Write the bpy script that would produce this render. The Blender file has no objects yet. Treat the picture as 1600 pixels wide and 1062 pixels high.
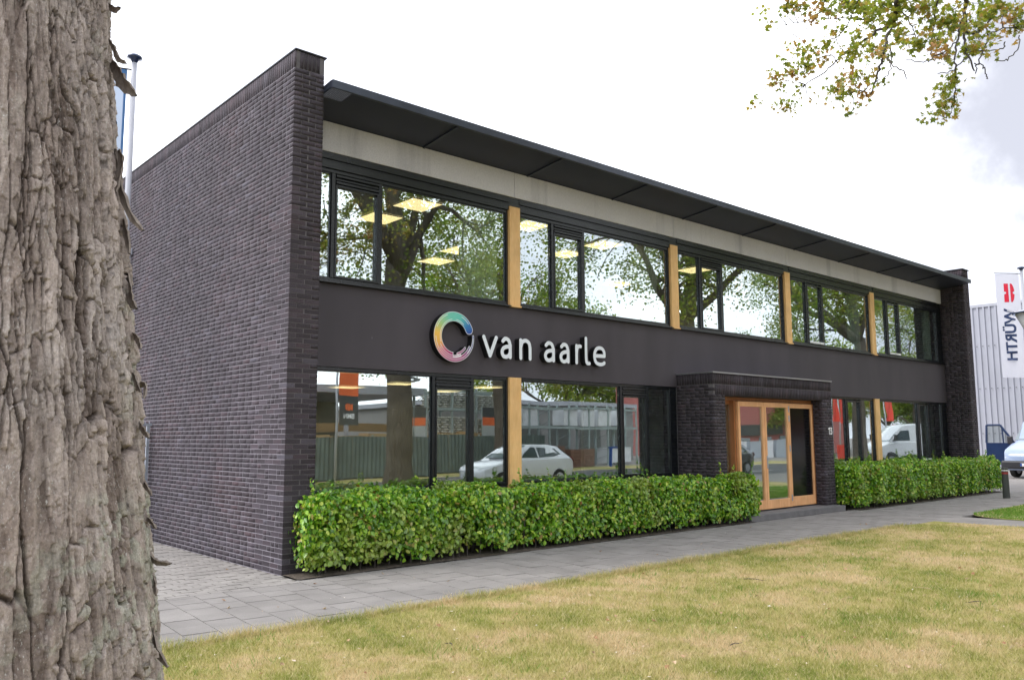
import bpy, math, random
import numpy as np
from mathutils import Vector, Matrix

random.seed(7)
rs = np.random.RandomState(7)
scene = bpy.context.scene
COL = scene.collection

# ------------------------------------------------------------------ camera
CAM = np.array([-4.6324, -9.4218, 1.6289])
YAW, PITCH, ROLL, FPX = 0.7228, 0.1165, -0.0043, 1294.5
FW = np.array([math.sin(YAW)*math.cos(PITCH), math.cos(YAW)*math.cos(PITCH), math.sin(PITCH)])
_R = np.array([math.cos(YAW), -math.sin(YAW), 0.0])
_U = np.cross(_R, FW)
RT = _R*math.cos(ROLL) + _U*math.sin(ROLL)
UP = -_R*math.sin(ROLL) + _U*math.cos(ROLL)
cam_data = bpy.data.cameras.new('camera')
cam_data.sensor_width = 36
cam_data.lens = FPX/1600*36
cam_data.clip_start = 0.05
cam_data.clip_end = 2000
cam = bpy.data.objects.new('camera', cam_data)
COL.objects.link(cam)
m = Matrix(((RT[0], UP[0], -FW[0], CAM[0]), (RT[1], UP[1], -FW[1], CAM[1]), (RT[2], UP[2], -FW[2], CAM[2]), (0, 0, 0, 1)))
cam.matrix_world = m
scene.camera = cam

# ------------------------------------------------------------------ world, sun, exposure
SUN_EL, SUN_AZ = math.radians(50), math.radians(296)      # azimuth from +Y clockwise: soft light from behind the left gable
world = bpy.data.worlds.new('World')
scene.world = world
world.use_nodes = True
nt = world.node_tree
nt.nodes.clear()
sky = nt.nodes.new('ShaderNodeTexSky')
sky.sky_type = 'NISHITA'
sky.sun_disc = False
sky.sun_elevation = SUN_EL
sky.sun_rotation = SUN_AZ
tc = nt.nodes.new('ShaderNodeTexCoord')
mp = nt.nodes.new('ShaderNodeMapping')
mp.inputs['Scale'].default_value = (1.0, 1.0, 2.2)
mp.inputs['Location'].default_value = (5.3, 1.1, 2.4)
n1 = nt.nodes.new('ShaderNodeTexNoise')
n1.inputs['Scale'].default_value = 1.7
n1.inputs['Detail'].default_value = 7
n1.inputs['Roughness'].default_value = 0.55
rp = nt.nodes.new('ShaderNodeValToRGB')
rp.color_ramp.elements[0].position = 0.33
rp.color_ramp.elements[0].color = (2.7, 2.75, 3.35, 1)
rp.color_ramp.elements[1].position = 0.64
rp.color_ramp.elements[1].color = (12.8, 13.0, 13.4, 1)
_e = rp.color_ramp.elements.new(0.49)
_e.color = (7.0, 7.2, 8.0, 1)
mx = nt.nodes.new('ShaderNodeMix')
mx.data_type = 'RGBA'
mx.inputs[0].default_value = 0.93
bg = nt.nodes.new('ShaderNodeBackground')
bg.inputs[1].default_value = 0.1
wo = nt.nodes.new('ShaderNodeOutputWorld')
L = nt.links.new
# a grey cloud bank low on the right, its edge broken by finer noise
cd = nt.nodes.new('ShaderNodeVectorMath'); cd.operation = 'DOT_PRODUCT'
_d = FW+RT*(1660-800)/FPX-UP*(190-531)/FPX
_d = _d/np.linalg.norm(_d)
cd.inputs[1].default_value = tuple(_d)
n2 = nt.nodes.new('ShaderNodeTexNoise')
n2.inputs['Scale'].default_value = 5.0; n2.inputs['Detail'].default_value = 6; n2.inputs['Roughness'].default_value = 0.6
ad = nt.nodes.new('ShaderNodeMath'); ad.operation = 'MULTIPLY_ADD'; ad.inputs[1].default_value = 0.075
mr = nt.nodes.new('ShaderNodeMapRange'); mr.interpolation_type = 'SMOOTHSTEP'
mr.inputs['From Min'].default_value = 1.004; mr.inputs['From Max'].default_value = 1.034
cm = nt.nodes.new('ShaderNodeMix'); cm.data_type = 'RGBA'
cm.inputs[7].default_value = (3.15, 3.2, 3.6, 1)
L(tc.outputs['Generated'], mp.inputs[0]); L(mp.outputs[0], n1.inputs['Vector']); L(n1.outputs[0], rp.inputs[0])
L(tc.outputs['Generated'], cd.inputs[0]); L(tc.outputs['Generated'], n2.inputs['Vector'])
L(n2.outputs[0], ad.inputs[0]); L(cd.outputs['Value'], ad.inputs[2]); L(ad.outputs[0], mr.inputs[0]); L(mr.outputs[0], cm.inputs[0]); L(rp.outputs[0], cm.inputs[6])
L(sky.outputs[0], mx.inputs[6]); L(cm.outputs[2], mx.inputs[7]); L(mx.outputs[2], bg.inputs[0]); L(bg.outputs[0], wo.inputs[0])

sd = bpy.data.lights.new('sun', 'SUN')
sd.energy = 1.0
sd.angle = math.radians(28)
sd.color = (1.0, 0.96, 0.9)
sun = bpy.data.objects.new('sun', sd)
COL.objects.link(sun)
sdir = Vector((math.sin(SUN_AZ)*math.cos(SUN_EL), math.cos(SUN_AZ)*math.cos(SUN_EL), math.sin(SUN_EL)))
sun.rotation_euler = sdir.to_track_quat('Z', 'Y').to_euler()
sun.location = (0, 0, 30)

scene.view_settings.view_transform = 'Standard'
scene.view_settings.look = 'None'
scene.view_settings.exposure = 1.3
scene.view_settings.gamma = 1.0
scene.view_settings.use_curve_mapping = False
scene.cycles.max_bounces = 8
scene.cycles.transparent_max_bounces = 24
scene.cycles.use_denoising = True


# ------------------------------------------------------------------ projection helpers (layout only)
def proj(P):
    d = np.asarray(P, float) - CAM
    w = d @ FW
    ws = np.where(np.abs(w) < 1e-6, 1e-6, w)
    return 800 + FPX*(d @ RT)/ws, 531 - FPX*(d @ UP)/ws, w


# ------------------------------------------------------------------ noise in numpy
def _hash(i, j, s=0):
    h = (i.astype(np.int64)*374761393 + j.astype(np.int64)*668265263 + s*974634777) & 0x7fffffff
    h = ((h ^ (h >> 13))*1274126177) & 0x7fffffff
    h = (h ^ (h >> 16)) & 0xffffff
    return h/float(0xffffff)


def vnoise(x, y, s=0):
    x = np.asarray(x, float); y = np.asarray(y, float)
    i = np.floor(x); j = np.floor(y)
    fx = x-i; fy = y-j
    fx = fx*fx*(3-2*fx); fy = fy*fy*(3-2*fy)
    a = _hash(i, j, s); b = _hash(i+1, j, s); c = _hash(i, j+1, s); d = _hash(i+1, j+1, s)
    return (a*(1-fx)+b*fx)*(1-fy)+(c*(1-fx)+d*fx)*fy


def fbm(x, y, o=4, s=0):
    v = 0; a = 0.5; t = 0
    for k in range(o):
        v = v + a*vnoise(np.asarray(x)*2**k, np.asarray(y)*2**k, s+k*17); t += a; a *= 0.5
    return v/t


def voronoi(x, y, s=0):
    """F1, F2, random of the nearest cell, offset to the nearest point"""
    i = np.floor(x); j = np.floor(y)
    f1 = np.full(x.shape, 9.0); f2 = np.full(x.shape, 9.0)
    r = np.zeros(x.shape); ox = np.zeros(x.shape); oy = np.zeros(x.shape)
    for a in (-1, 0, 1):
        for b in (-1, 0, 1):
            ci = i+a; cj = j+b
            px = ci+0.1+0.8*_hash(ci, cj, s+1); py = cj+0.1+0.8*_hash(ci, cj, s+2)
            dx = x-px; dy = y-py
            d = np.sqrt(dx*dx+dy*dy)
            n = d < f1
            f2 = np.where(n, f1, np.minimum(f2, d))
            r = np.where(n, _hash(ci, cj, s+3), r)
            ox = np.where(n, dx, ox); oy = np.where(n, dy, oy)
            f1 = np.where(n, d, f1)
    return f1, f2, r, ox, oy


# ------------------------------------------------------------------ materials
class NT:
    def __init__(self, name):
        self.m = bpy.data.materials.new(name)
        self.m.use_nodes = True
        self.t = self.m.node_tree
        self.t.nodes.clear()
        self.out = self.n('ShaderNodeOutputMaterial')

    def n(self, t, **k):
        nd = self.t.nodes.new(t)
        for a, b in k.items():
            setattr(nd, a, b)
        return nd

    def l(self, a, b):
        self.t.links.new(a, b)

    def pos(self, scale=(1, 1, 1), rot=(0, 0, 0), obj=False):
        if obj:
            g = self.n('ShaderNodeTexCoord').outputs['Object']
        else:
            g = self.n('ShaderNodeNewGeometry').outputs['Position']
        mpn = self.n('ShaderNodeMapping')
        mpn.inputs['Scale'].default_value = scale
        mpn.inputs['Rotation'].default_value = rot
        self.l(g, mpn.inputs[0])
        return mpn.outputs[0]

    def noise(self, vec, scale, detail=4, rough=0.55, dist=0):
        a = self.n('ShaderNodeTexNoise')
        a.inputs['Scale'].default_value = scale
        a.inputs['Detail'].default_value = detail
        a.inputs['Roughness'].default_value = rough
        a.inputs['Distortion'].default_value = dist
        self.l(vec, a.inputs['Vector'])
        return a.outputs[0]

    def ramp(self, fac, els):
        r = self.n('ShaderNodeValToRGB')
        cr = r.color_ramp
        while len(cr.elements) < len(els):
            cr.elements.new(0.5)
        for e, (p, c) in zip(cr.elements, els):
            e.position = p
            e.color = (c[0], c[1], c[2], 1) if len(c) > 1 else (c[0], c[0], c[0], 1)
        self.l(fac, r.inputs[0])
        return r.outputs[0]

    def mix(self, fac, a, b, mode='MIX'):
        x = self.n('ShaderNodeMix', data_type='RGBA', blend_type=mode)
        for s, v in ((x.inputs[0], fac), (x.inputs[6], a), (x.inputs[7], b)):
            if isinstance(v, (int, float)):
                s.default_value = v
            elif isinstance(v, tuple):
                s.default_value = (v[0], v[1], v[2], 1)
            else:
                self.l(v, s)
        return x.outputs[2]

    def math(self, op, a, b=0.0, clamp=False):
        x = self.n('ShaderNodeMath', operation=op, use_clamp=clamp)
        for s, v in ((x.inputs[0], a), (x.inputs[1], b)):
            if isinstance(v, (int, float)):
                s.default_value = v
            else:
                self.l(v, s)
        return x.outputs[0]

    def rand(self):
        """random per island plus random per object"""
        g = self.n('ShaderNodeNewGeometry').outputs['Random Per Island']
        o = self.n('ShaderNodeObjectInfo').outputs['Random']
        return self.math('FRACT', self.math('ADD', g, o))

    def bump(self, h, strength=0.3, dist=0.01):
        b = self.n('ShaderNodeBump')
        b.inputs['Strength'].default_value = strength
        b.inputs['Distance'].default_value = dist
        self.l(h, b.inputs['Height'])
        return b.outputs[0]

    def bsdf(self, col, rough=0.6, metal=0.0, normal=None, spec=None, emit=None, es=0, coat=0):
        p = self.n('ShaderNodeBsdfPrincipled')
        for s, v in ((p.inputs['Base Color'], col), (p.inputs['Roughness'], rough), (p.inputs['Metallic'], metal)):
            if isinstance(v, (int, float)):
                s.default_value = v
            elif isinstance(v, tuple):
                s.default_value = (v[0], v[1], v[2], 1)
            else:
                self.l(v, s)
        if spec is not None:
            p.inputs['Specular IOR Level'].default_value = spec
        if coat:
            p.inputs['Coat Weight'].default_value = coat
        if normal is not None:
            self.l(normal, p.inputs['Normal'])
        if emit is not None:
            p.inputs['Emission Color'].default_value = (*emit, 1)
            p.inputs['Emission Strength'].default_value = es
        return p.outputs[0]

    def done(self, sh):
        self.l(sh, self.out.inputs[0])
        return self.m


def simple(name, c, rough=0.5, metal=0.0, var=0.12, scale=3.0, bump=0.0, bscale=60, spec=None, coat=0, stretch=(1, 1, 1)):
    t = NT(name)
    v = t.pos(stretch)
    n = t.noise(v, scale, 5)
    lo = tuple(x*(1-var) for x in c)
    hi = tuple(min(1, x*(1+var)) for x in c)
    col = t.ramp(n, [(0.3, lo), (0.7, hi)])
    nm = None
    if bump:
        nm = t.bump(t.noise(v, bscale, 4), bump, 0.01)
    return t.done(t.bsdf(col, rough, metal, nm, spec, coat=coat))


M = {}


def make_brick(name, tint):
    t = NT(name)
    p = t.pos()
    r = t.rand()
    base = t.ramp(r, [(0.0, (0.054*tint, 0.044*tint, 0.052*tint)), (0.35, (0.065*tint, 0.054*tint, 0.064*tint)), (0.7, (0.076*tint, 0.063*tint, 0.076*tint)), (0.9, (0.092*tint, 0.068*tint, 0.080*tint)), (1.0, (0.110*tint, 0.100*tint, 0.122*tint))])
    big = t.noise(p, 0.8, 3)
    red = t.ramp(big, [(0.52, (1.0, 1.0, 1.0)), (0.72, (1.14, 0.97, 0.92))])
    c = t.mix(1.0, base, red, 'MULTIPLY')
    stn = t.noise(t.pos((1, 1, .22)), .9, 5, .62)
    c = t.mix(1.0, c, t.ramp(stn, [(.3, (.80, .80, .82)), (.7, (1.16, 1.15, 1.16))]), 'MULTIPLY')
    fine = t.noise(p, 90, 4)
    c = t.mix(1.0, c, t.ramp(fine, [(0.25, (0.65,)), (0.75, (1.3,))]), 'MULTIPLY')
    pale = t.noise(p, 160, 2)
    c = t.mix(t.ramp(pale, [(0.72, (0,)), (0.80, (0.5,))]), c, (0.28, 0.25, 0.26))
    h = t.math('ADD', t.noise(p, 45, 5, 0.65), t.math('MULTIPLY', fine, 0.5))
    return t.done(t.bsdf(c, 0.82, 0, t.bump(h, 1.0, 0.009), 0.35))


M['brick'] = make_brick('dark_purple_brick', 0.92)
M['brick_shaded'] = make_brick('shaded_purple_brick', 0.72)  # same brick, shade of the front faces put into its colour
M['mortar'] = simple('grey_mortar', (0.27, 0.25, 0.28), 0.95, var=0.28, scale=4, bump=0.5, bscale=120)
M['mortar_shaded'] = simple('shaded_mortar', (0.125, 0.115, 0.12), 0.95, var=0.25, scale=4, bump=0.5, bscale=120)  # same mortar, darkened in colour for the shaded faces


def make_render():
    t = NT('dark_fascia_render')
    p = t.pos()
    n = t.noise(t.pos((1, 1, 0.25)), 1.6, 4)
    f = t.noise(p, 260, 2)
    c = t.ramp(n, [(0.3, (0.060, 0.052, 0.062)), (0.7, (0.077, 0.067, 0.079))])
    c = t.mix(1.0, c, t.ramp(f, [(0.3, (0.8,)), (0.7, (1.2,))]), 'MULTIPLY')
    s = t.noise(t.pos((1, 1, 0.6)), 9, 1, 0.3)
    c = t.mix(t.ramp(s, [(0.82, (0,)), (0.86, (0.4,))]), c, (0.3, 0.3, 0.3))
    return t.done(t.bsdf(c, 0.72, 0, t.bump(f, 0.5, 0.003), 0.4))


M['render'] = make_render()


def make_concrete():
    t = NT('stained_beige_concrete')
    p = t.pos()
    st = t.noise(t.pos((1, 1, 0.06)), 2.2, 5, 0.6)
    bl = t.noise(p, 1.3, 4)
    c = t.ramp(bl, [(0.3, (0.64, 0.62, 0.635)), (0.7, (0.70, 0.68, 0.695))])
    c = t.mix(1.0, c, t.ramp(st, [(0.30, (0.76, 0.76, 0.78)), (0.46, (1.0, 1.0, 1.0))]), 'MULTIPLY')
    cr = t.n('ShaderNodeTexVoronoi', feature='DISTANCE_TO_EDGE')
    cr.inputs['Scale'].default_value = 1.1
    t.l(p, cr.inputs['Vector'])
    gr = t.noise(p, 60, 3)
    c = t.mix(1.0, c, t.ramp(gr, [(0.3, (0.9,)), (0.7, (1.08,))]), 'MULTIPLY')
    return t.done(t.bsdf(c, 0.85, 0, t.bump(t.noise(p, 40, 4), 0.3, 0.004)))


M['concrete'] = make_concrete()
M['frame'] = simple('black_aluminium_frame', (0.010, 0.012, 0.015), 0.26, var=0.3, scale=8, bump=0.05, spec=0.5)
M['canopy_metal'] = simple('dark_canopy_metal', (0.040, 0.047, 0.068), 0.36, 0.3, var=0.25, scale=3)
M['coping'] = simple('dark_coping_metal', (0.03, 0.03, 0.034), 0.4, 0.5)
M['coping_light'] = simple('zinc_coping', (0.35, 0.35, 0.37), 0.35, 0.7)
M['white_sill'] = simple('white_inner_sill', (0.75, 0.76, 0.78), 0.4)
M['step'] = simple('grey_step_concrete', (0.16, 0.155, 0.16), 0.85, var=0.2, scale=5, bump=0.4, bscale=80)
M['wall_white'] = simple('interior_white_paint', (0.62, 0.64, 0.62), 0.8, var=0.03)
M['ceiling'] = simple('interior_ceiling_tiles', (0.55, 0.55, 0.53), 0.9, var=0.04)
M['carpet'] = simple('grey_carpet', (0.09, 0.10, 0.10), 0.95, var=0.2, scale=30)


def make_wood(name, lo, hi, axis=(1, 1, 0.06), rough=0.5):
    t = NT(name)
    p = t.pos(axis)
    n = t.noise(p, 28, 6, 0.6, 0.6)
    c = t.ramp(n, [(0.3, lo), (0.7, hi)])
    b = t.noise(t.pos(), 2.5, 3)
    c = t.mix(1.0, c, t.ramp(b, [(0.3, (0.88,)), (0.7, (1.1,))]), 'MULTIPLY')
    return t.done(t.bsdf(c, rough, 0, t.bump(n, 0.12, 0.003), 0.4))


M['wood_post'] = make_wood('varnished_pine_post', (0.78, 0.45, 0.17), (0.88, 0.56, 0.25), (1, 1, 0.15), 0.42)
M['wood_door'] = make_wood('varnished_light_oak', (0.76, 0.37, 0.16), (0.88, 0.50, 0.25))
M['wood_frame'] = make_wood('reddish_door_frame_wood', (0.34, 0.13, 0.045), (0.50, 0.21, 0.08))


def make_glass():
    t = NT('coated_window_glass')
    tr = t.n('ShaderNodeBsdfTransparent')
    tr.inputs[0].default_value = (0.86, 0.92, 0.89, 1)
    gl = t.n('ShaderNodeBsdfGlossy')
    gl.inputs['Color'].default_value = (0.92, 0.98, 1.0, 1)
    gl.inputs['Roughness'].default_value = 0.005
    oi = t.n('ShaderNodeObjectInfo')
    p = t.pos((0.5, 0.5, 0.75))
    b = t.bump(t.noise(p, 1.3, 1, 0.3), 0.08, 0.03)
    t.l(b, gl.inputs['Normal'])
    lw = t.n('ShaderNodeLayerWeight')
    lw.inputs[0].default_value = 0.5
    fac = t.math('ADD', t.math('MULTIPLY', t.math('POWER', lw.outputs['Facing'], 4.0), 0.8), 0.33, True)
    ms = t.n('ShaderNodeMixShader')
    t.l(fac, ms.inputs[0]); t.l(tr.outputs[0], ms.inputs[1]); t.l(gl.outputs[0], ms.inputs[2])
    return t.done(ms.outputs[0])


M['glass'] = make_glass()


def emissive(name, c, s):
    t = NT(name)
    e = t.n('ShaderNodeEmission')
    e.inputs[0].default_value = (*c, 1)
    e.inputs[1].default_value = s
    return t.done(e.outputs[0])


M['lamp_panel'] = emissive('lit_ceiling_panel', (1.0, 0.72, 0.36), 1.15)


def make_perf():
    t = NT('perforated_dark_metal')
    p = t.pos((1, 1, 0))
    sc = t.n('ShaderNodeVectorMath', operation='SCALE')
    sc.inputs['Scale'].default_value = 38.0
    t.l(p, sc.inputs[0])
    fr = t.n('ShaderNodeVectorMath', operation='FRACTION')
    t.l(sc.outputs[0], fr.inputs[0])
    sb = t.n('ShaderNodeVectorMath', operation='DISTANCE')
    t.l(fr.outputs[0], sb.inputs[0])
    sb.inputs[1].default_value = (0.5, 0.5, 0)
    hole = t.math('LESS_THAN', sb.outputs['Value'], 0.21)
    tr = t.n('ShaderNodeBsdfTransparent')
    sh = t.bsdf((0.042, 0.047, 0.072), 0.45, 0.3)
    ms = t.n('ShaderNodeMixShader')
    t.l(hole, ms.inputs[0]); t.l(sh, ms.inputs[1]); t.l(tr.outputs[0], ms.inputs[2])
    return t.done(ms.outputs[0])


M['perf'] = make_perf()


def make_leaf(name, els, trans=0.35, patch=None, rough=0.45, spec=0.5):
    t = NT(name)
    r = t.rand()
    c = t.ramp(r, els)
    p = t.pos()
    if patch:
        sc, a, b, col = patch
        f = t.ramp(t.noise(p, sc, 3), [(a, (0,)), (b, (1,))])
        c = t.mix(t.math('MULTIPLY', f, 0.75), c, col)
    n = t.noise(p, 30, 2)
    c = t.mix(1.0, c, t.ramp(n, [(0.3, (0.8,)), (0.7, (1.2,))]), 'MULTIPLY')
    s = t.bsdf(c, rough, 0, None, spec)
    tl = t.n('ShaderNodeBsdfTranslucent')
    t.l(t.mix(1.0, c, (1.0, 1.15, 0.55), 'MULTIPLY'), tl.inputs[0])
    ms = t.n('ShaderNodeMixShader')
    ms.inputs[0].default_value = trans
    t.l(s, ms.inputs[1]); t.l(tl.outputs[0], ms.inputs[2])
    return t.done(ms.outputs[0])


M['hedge_leaf'] = make_leaf('hornbeam_hedge_leaves', [(0.0, (0.06, 0.18, 0.018)), (0.35, (0.16, 0.37, 0.025)), (0.7, (0.33, 0.56, 0.04)), (0.93, (0.56, 0.66, 0.09)), (0.97, (0.40, 0.34, 0.10)), (1.0, (0.34, 0.15, 0.05))], 0.34, (1.3, 0.52, 0.68, (0.30, 0.36, 0.07)), 0.30, 0.8)
M['tree_leaf'] = make_leaf('maple_leaves', [(0.0, (0.11, 0.17, 0.03)), (0.4, (0.20, 0.28, 0.045)), (0.8, (0.31, 0.37, 0.06)), (1.0, (0.45, 0.40, 0.08))], 0.55, (0.33, 0.52, 0.66, (0.42, 0.32, 0.07)))
M['turn_leaf'] = make_leaf('turning_maple_leaves', [(0.0, (0.18, 0.23, 0.05)), (0.45, (0.31, 0.34, 0.065)), (0.8, (0.43, 0.40, 0.08)), (1.0, (0.56, 0.33, 0.12))], 0.5, (1.8, 0.52, 0.58, (0.55, 0.26, 0.15)))
M['dry_leaf'] = make_leaf('dry_fallen_leaf', [(0.0, (0.30, 0.14, 0.07)), (0.4, (0.45, 0.25, 0.13)), (0.8, (0.55, 0.40, 0.26)), (1.0, (0.2, 0.10, 0.05))], 0.1)
M['plant_leaf'] = make_leaf('bright_houseplant_leaves', [(0.0, (0.20, 0.46, 0.04)), (1.0, (0.45, 0.68, 0.08))], 0.4)
M['straw'] = simple('dried_grass_stems', (0.45, 0.35, 0.2), 0.8)
M['twig'] = simple('brown_twig_bark', (0.065, 0.055, 0.048), 0.85, var=0.3, scale=12)
M['soil'] = simple('dark_soil', (0.085, 0.066, 0.052), 0.98, var=0.5, scale=14, bump=0.9, bscale=60)


def make_bark(hero):
    t = NT('hero_bark' if hero else 'tree_bark')
    p = t.pos()
    st = t.noise(t.pos((1, 1, 0.14)), 34, 6, 0.65, 0.3)
    bl = t.noise(p, 2.3, 4)
    fine = t.noise(p, 150, 4, 0.7)
    if hero:
        c = t.ramp(bl, [(0.3, (0.30, 0.240, 0.205)), (0.5, (0.375, 0.315, 0.278)), (0.7, (0.47, 0.415, 0.38))])
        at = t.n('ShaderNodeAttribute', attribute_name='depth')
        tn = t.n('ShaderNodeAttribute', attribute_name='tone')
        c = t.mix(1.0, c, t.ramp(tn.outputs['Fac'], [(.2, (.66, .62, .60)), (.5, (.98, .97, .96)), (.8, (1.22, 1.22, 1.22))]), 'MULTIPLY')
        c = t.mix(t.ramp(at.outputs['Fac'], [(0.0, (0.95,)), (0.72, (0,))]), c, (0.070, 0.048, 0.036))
        li = t.n('ShaderNodeAttribute', attribute_name='lichen')
        c = t.mix(li.outputs['Fac'], c, (0.46, 0.47, 0.38))
    else:
        c = t.ramp(bl, [(0.3, (0.13, 0.105, 0.085)), (0.7, (0.24, 0.20, 0.17))])
    c = t.mix(1.0, c, t.ramp(st, [(0.3, (0.68,)), (0.7, (1.28,))]), 'MULTIPLY')
    c = t.mix(1.0, c, t.ramp(fine, [(0.3, (0.72,)), (0.7, (1.25,))]), 'MULTIPLY')
    if hero:
        sp = t.noise(t.pos((1, 1, .5)), 210, 3, .6)
        sm = t.noise(p, 9, 3)
        c = t.mix(t.math('MULTIPLY', t.ramp(sp, [(.60, (0,)), (.70, (.8,))]), t.ramp(sm, [(.42, (0.1,)), (.6, (1,))])), c, (0.62, 0.60, 0.56))
    h = t.math('ADD', st, t.math('MULTIPLY', fine, 0.5))
    if not hero: h = t.math('ADD', h, t.math('MULTIPLY', t.noise(t.pos((1, 1, .3)), 9, 5, .7, 1.0), 2.5))
    nm = t.bump(h, 1.0, 0.007 if hero else 0.06)
    return t.done(t.bsdf(c, 0.9, 0, nm, 0.2))


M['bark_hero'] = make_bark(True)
M['bark'] = make_bark(False)


def grass_color(t):
    p = t.pos()
    a = t.noise(p, 0.8, 5, 0.62)
    b = t.noise(p, 3.4, 5, 0.65)
    f = t.math('ADD', t.math('MULTIPLY', a, 0.62), t.math('MULTIPLY', b, 0.38))
    return t.ramp(f, [(0.365, (0.235, 0.285, 0.055)), (0.44, (0.37, 0.37, 0.10)), (0.50, (0.52, 0.46, 0.18)), (0.575, (0.69, 0.54, 0.32))])


def make_lawn():
    t = NT('dry_lawn_ground')
    c = grass_color(t)
    p = t.pos()
    f = t.noise(p, 55, 4, 0.7)
    c = t.mix(1.0, c, t.ramp(f, [(0.3, (0.5,)), (0.65, (0.95,))]), 'MULTIPLY')
    return t.done(t.bsdf(c, 0.95, 0, t.bump(f, 1.0, 0.02), 0.1))


def make_blade(name, green=False):
    t = NT(name)
    if green:
        c = t.ramp(t.rand(), [(0.0, (0.10, 0.24, 0.03)), (1.0, (0.20, 0.36, 0.05))])
    else:
        c = grass_color(t)
        r = t.n('ShaderNodeNewGeometry').outputs['Random Per Island']
        c = t.mix(t.ramp(r, [(0.55, (0,)), (0.75, (0.7,))]), c, (0.66, 0.55, 0.32))
        c = t.mix(t.ramp(r, [(0.0, (0.75,)), (0.30, (0,))]), c, (0.15, 0.21, 0.04))
    s = t.bsdf(c, 0.7, 0, None, 0.25)
    tl = t.n('ShaderNodeBsdfTranslucent')
    t.l(c, tl.inputs[0])
    ms = t.n('ShaderNodeMixShader')
    ms.inputs[0].default_value = 0.35
    t.l(s, ms.inputs[1]); t.l(tl.outputs[0], ms.inputs[2])
    return t.done(ms.outputs[0])


M['lawn'] = make_lawn()
M['blade'] = make_blade('dry_grass_blades')
M['blade_green'] = make_blade('green_grass_blades', True)


def make_tile(name, c0, c1):
    t = NT(name)
    p = t.pos()
    c = t.ramp(t.rand(), [(0.0, c0), (1.0, c1)])
    f = t.noise(p, 130, 3, 0.7)
    g = t.noise(p, 1.7, 4)
    c = t.mix(1.0, c, t.ramp(f, [(0.3, (0.82,)), (0.7, (1.15,))]), 'MULTIPLY')
    c = t.mix(1.0, c, t.ramp(g, [(0.3, (0.84,)), (0.7, (1.12,))]), 'MULTIPLY')
    return t.done(t.bsdf(c, 0.88, 0, t.bump(f, 0.5, 0.003), 0.3))


M['tile'] = make_tile('grey_concrete_tile', (0.238, 0.223, 0.212), (0.270, 0.253, 0.241))
M['paver'] = make_tile('worn_interlocking_paver', (0.27, 0.252, 0.238), (0.31, 0.29, 0.272))
M['joint'] = simple('sandy_joint', (0.042, 0.038, 0.033), 0.98, var=0.4, scale=20, bump=0.5)
M['asphalt'] = simple('grey_asphalt', (0.075, 0.075, 0.08), 0.9, var=0.25, scale=2, bump=0.6, bscale=120)
M['paving_far'] = simple('pale_brick_paving', (0.24, 0.22, 0.205), 0.9, var=0.15, scale=2, bump=0.4, bscale=30)
M['kerb'] = simple('kerb_concrete', (0.30, 0.29, 0.28), 0.9)
M['white_paint'] = simple('white_paint', (0.78, 0.78, 0.78), 0.5, var=0.05)
M['grey_pole'] = simple('pale_grey_pole_paint', (0.42, 0.43, 0.48), 0.35, var=0.06)
M['galv'] = simple('galvanised_steel', (0.42, 0.46, 0.52), 0.4, 0.5, var=0.15, scale=20)
M['dark_plastic'] = simple('dark_plastic', (0.03, 0.03, 0.035), 0.45)
M['rubber'] = simple('tyre_rubber', (0.02, 0.02, 0.02), 0.85)
M['rim'] = simple('alloy_rim', (0.5, 0.5, 0.52), 0.3, 0.8)
M['car_white'] = simple('white_car_paint', (0.72, 0.74, 0.78), 0.25, coat=1.0, var=0.03)
M['car_black'] = simple('black_car_paint', (0.015, 0.015, 0.02), 0.2, coat=1.0)
M['car_blue'] = simple('pale_blue_van_paint', (0.30, 0.38, 0.55), 0.28, coat=1.0, var=0.04)
M['car_navy'] = simple('navy_door_paint', (0.012, 0.03, 0.09), 0.3, coat=0.6)
M['car_glass'] = simple('tinted_car_glass', (0.05, 0.07, 0.08), 0.05, spec=1.0)
M['windscreen'] = simple('sky_tinted_windscreen', (0.18, 0.22, 0.24), 0.05, spec=1.0)
M['lamp_glass'] = simple('headlight_lens', (0.65, 0.68, 0.72), 0.12, spec=0.8)
M['red_lamp'] = simple('red_lens', (0.28, 0.03, 0.03), 0.35)
M['corrugated'] = simple('lavender_grey_sheet_metal', (0.40, 0.41, 0.46), 0.4, 0.15, var=0.06, scale=0.8)
M['fence_green'] = simple('dark_green_sheet', (0.10, 0.13, 0.125), 0.6, var=0.3, scale=1.5)
M['shed_dark'] = simple('dark_grey_cladding', (0.10, 0.105, 0.10), 0.7)
M['rack_steel'] = simple('grey_green_rack_steel', (0.36, 0.42, 0.42), 0.5, 0.2)
M['timber'] = make_wood('stacked_timber', (0.45, 0.27, 0.12), (0.62, 0.42, 0.22), (0.1, 1, 1))
M['bag'] = simple('pale_cement_bags', (0.55, 0.54, 0.50), 0.8, var=0.15, scale=8)
M['white_wrap'] = simple('white_shrink_wrap', (0.75, 0.76, 0.80), 0.35, var=0.1, scale=4, bump=0.4, bscale=9)
M['brick_red'] = simple('reddish_brick_pile', (0.22, 0.12, 0.09), 0.85, var=0.3, scale=6)
M['red_wall'] = simple('dusty_red_wall', (0.42, 0.14, 0.13), 0.8, var=0.06)
M['grey_wall'] = simple('grey_far_wall', (0.26, 0.25, 0.25), 0.8)
M['orange'] = simple('orange_banner_cloth', (0.85, 0.16, 0.045), 0.6, var=0.05)
M['red_cloth'] = simple('red_banner_cloth', (0.80, 0.06, 0.03), 0.6, var=0.05)
M['charcoal_cloth'] = simple('charcoal_banner_cloth', (0.06, 0.065, 0.07), 0.6)
M['blue_steel'] = simple('blue_steel', (0.02, 0.07, 0.30), 0.4)
M['terracotta'] = simple('terracotta', (0.45, 0.17, 0.10), 0.8)
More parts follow.
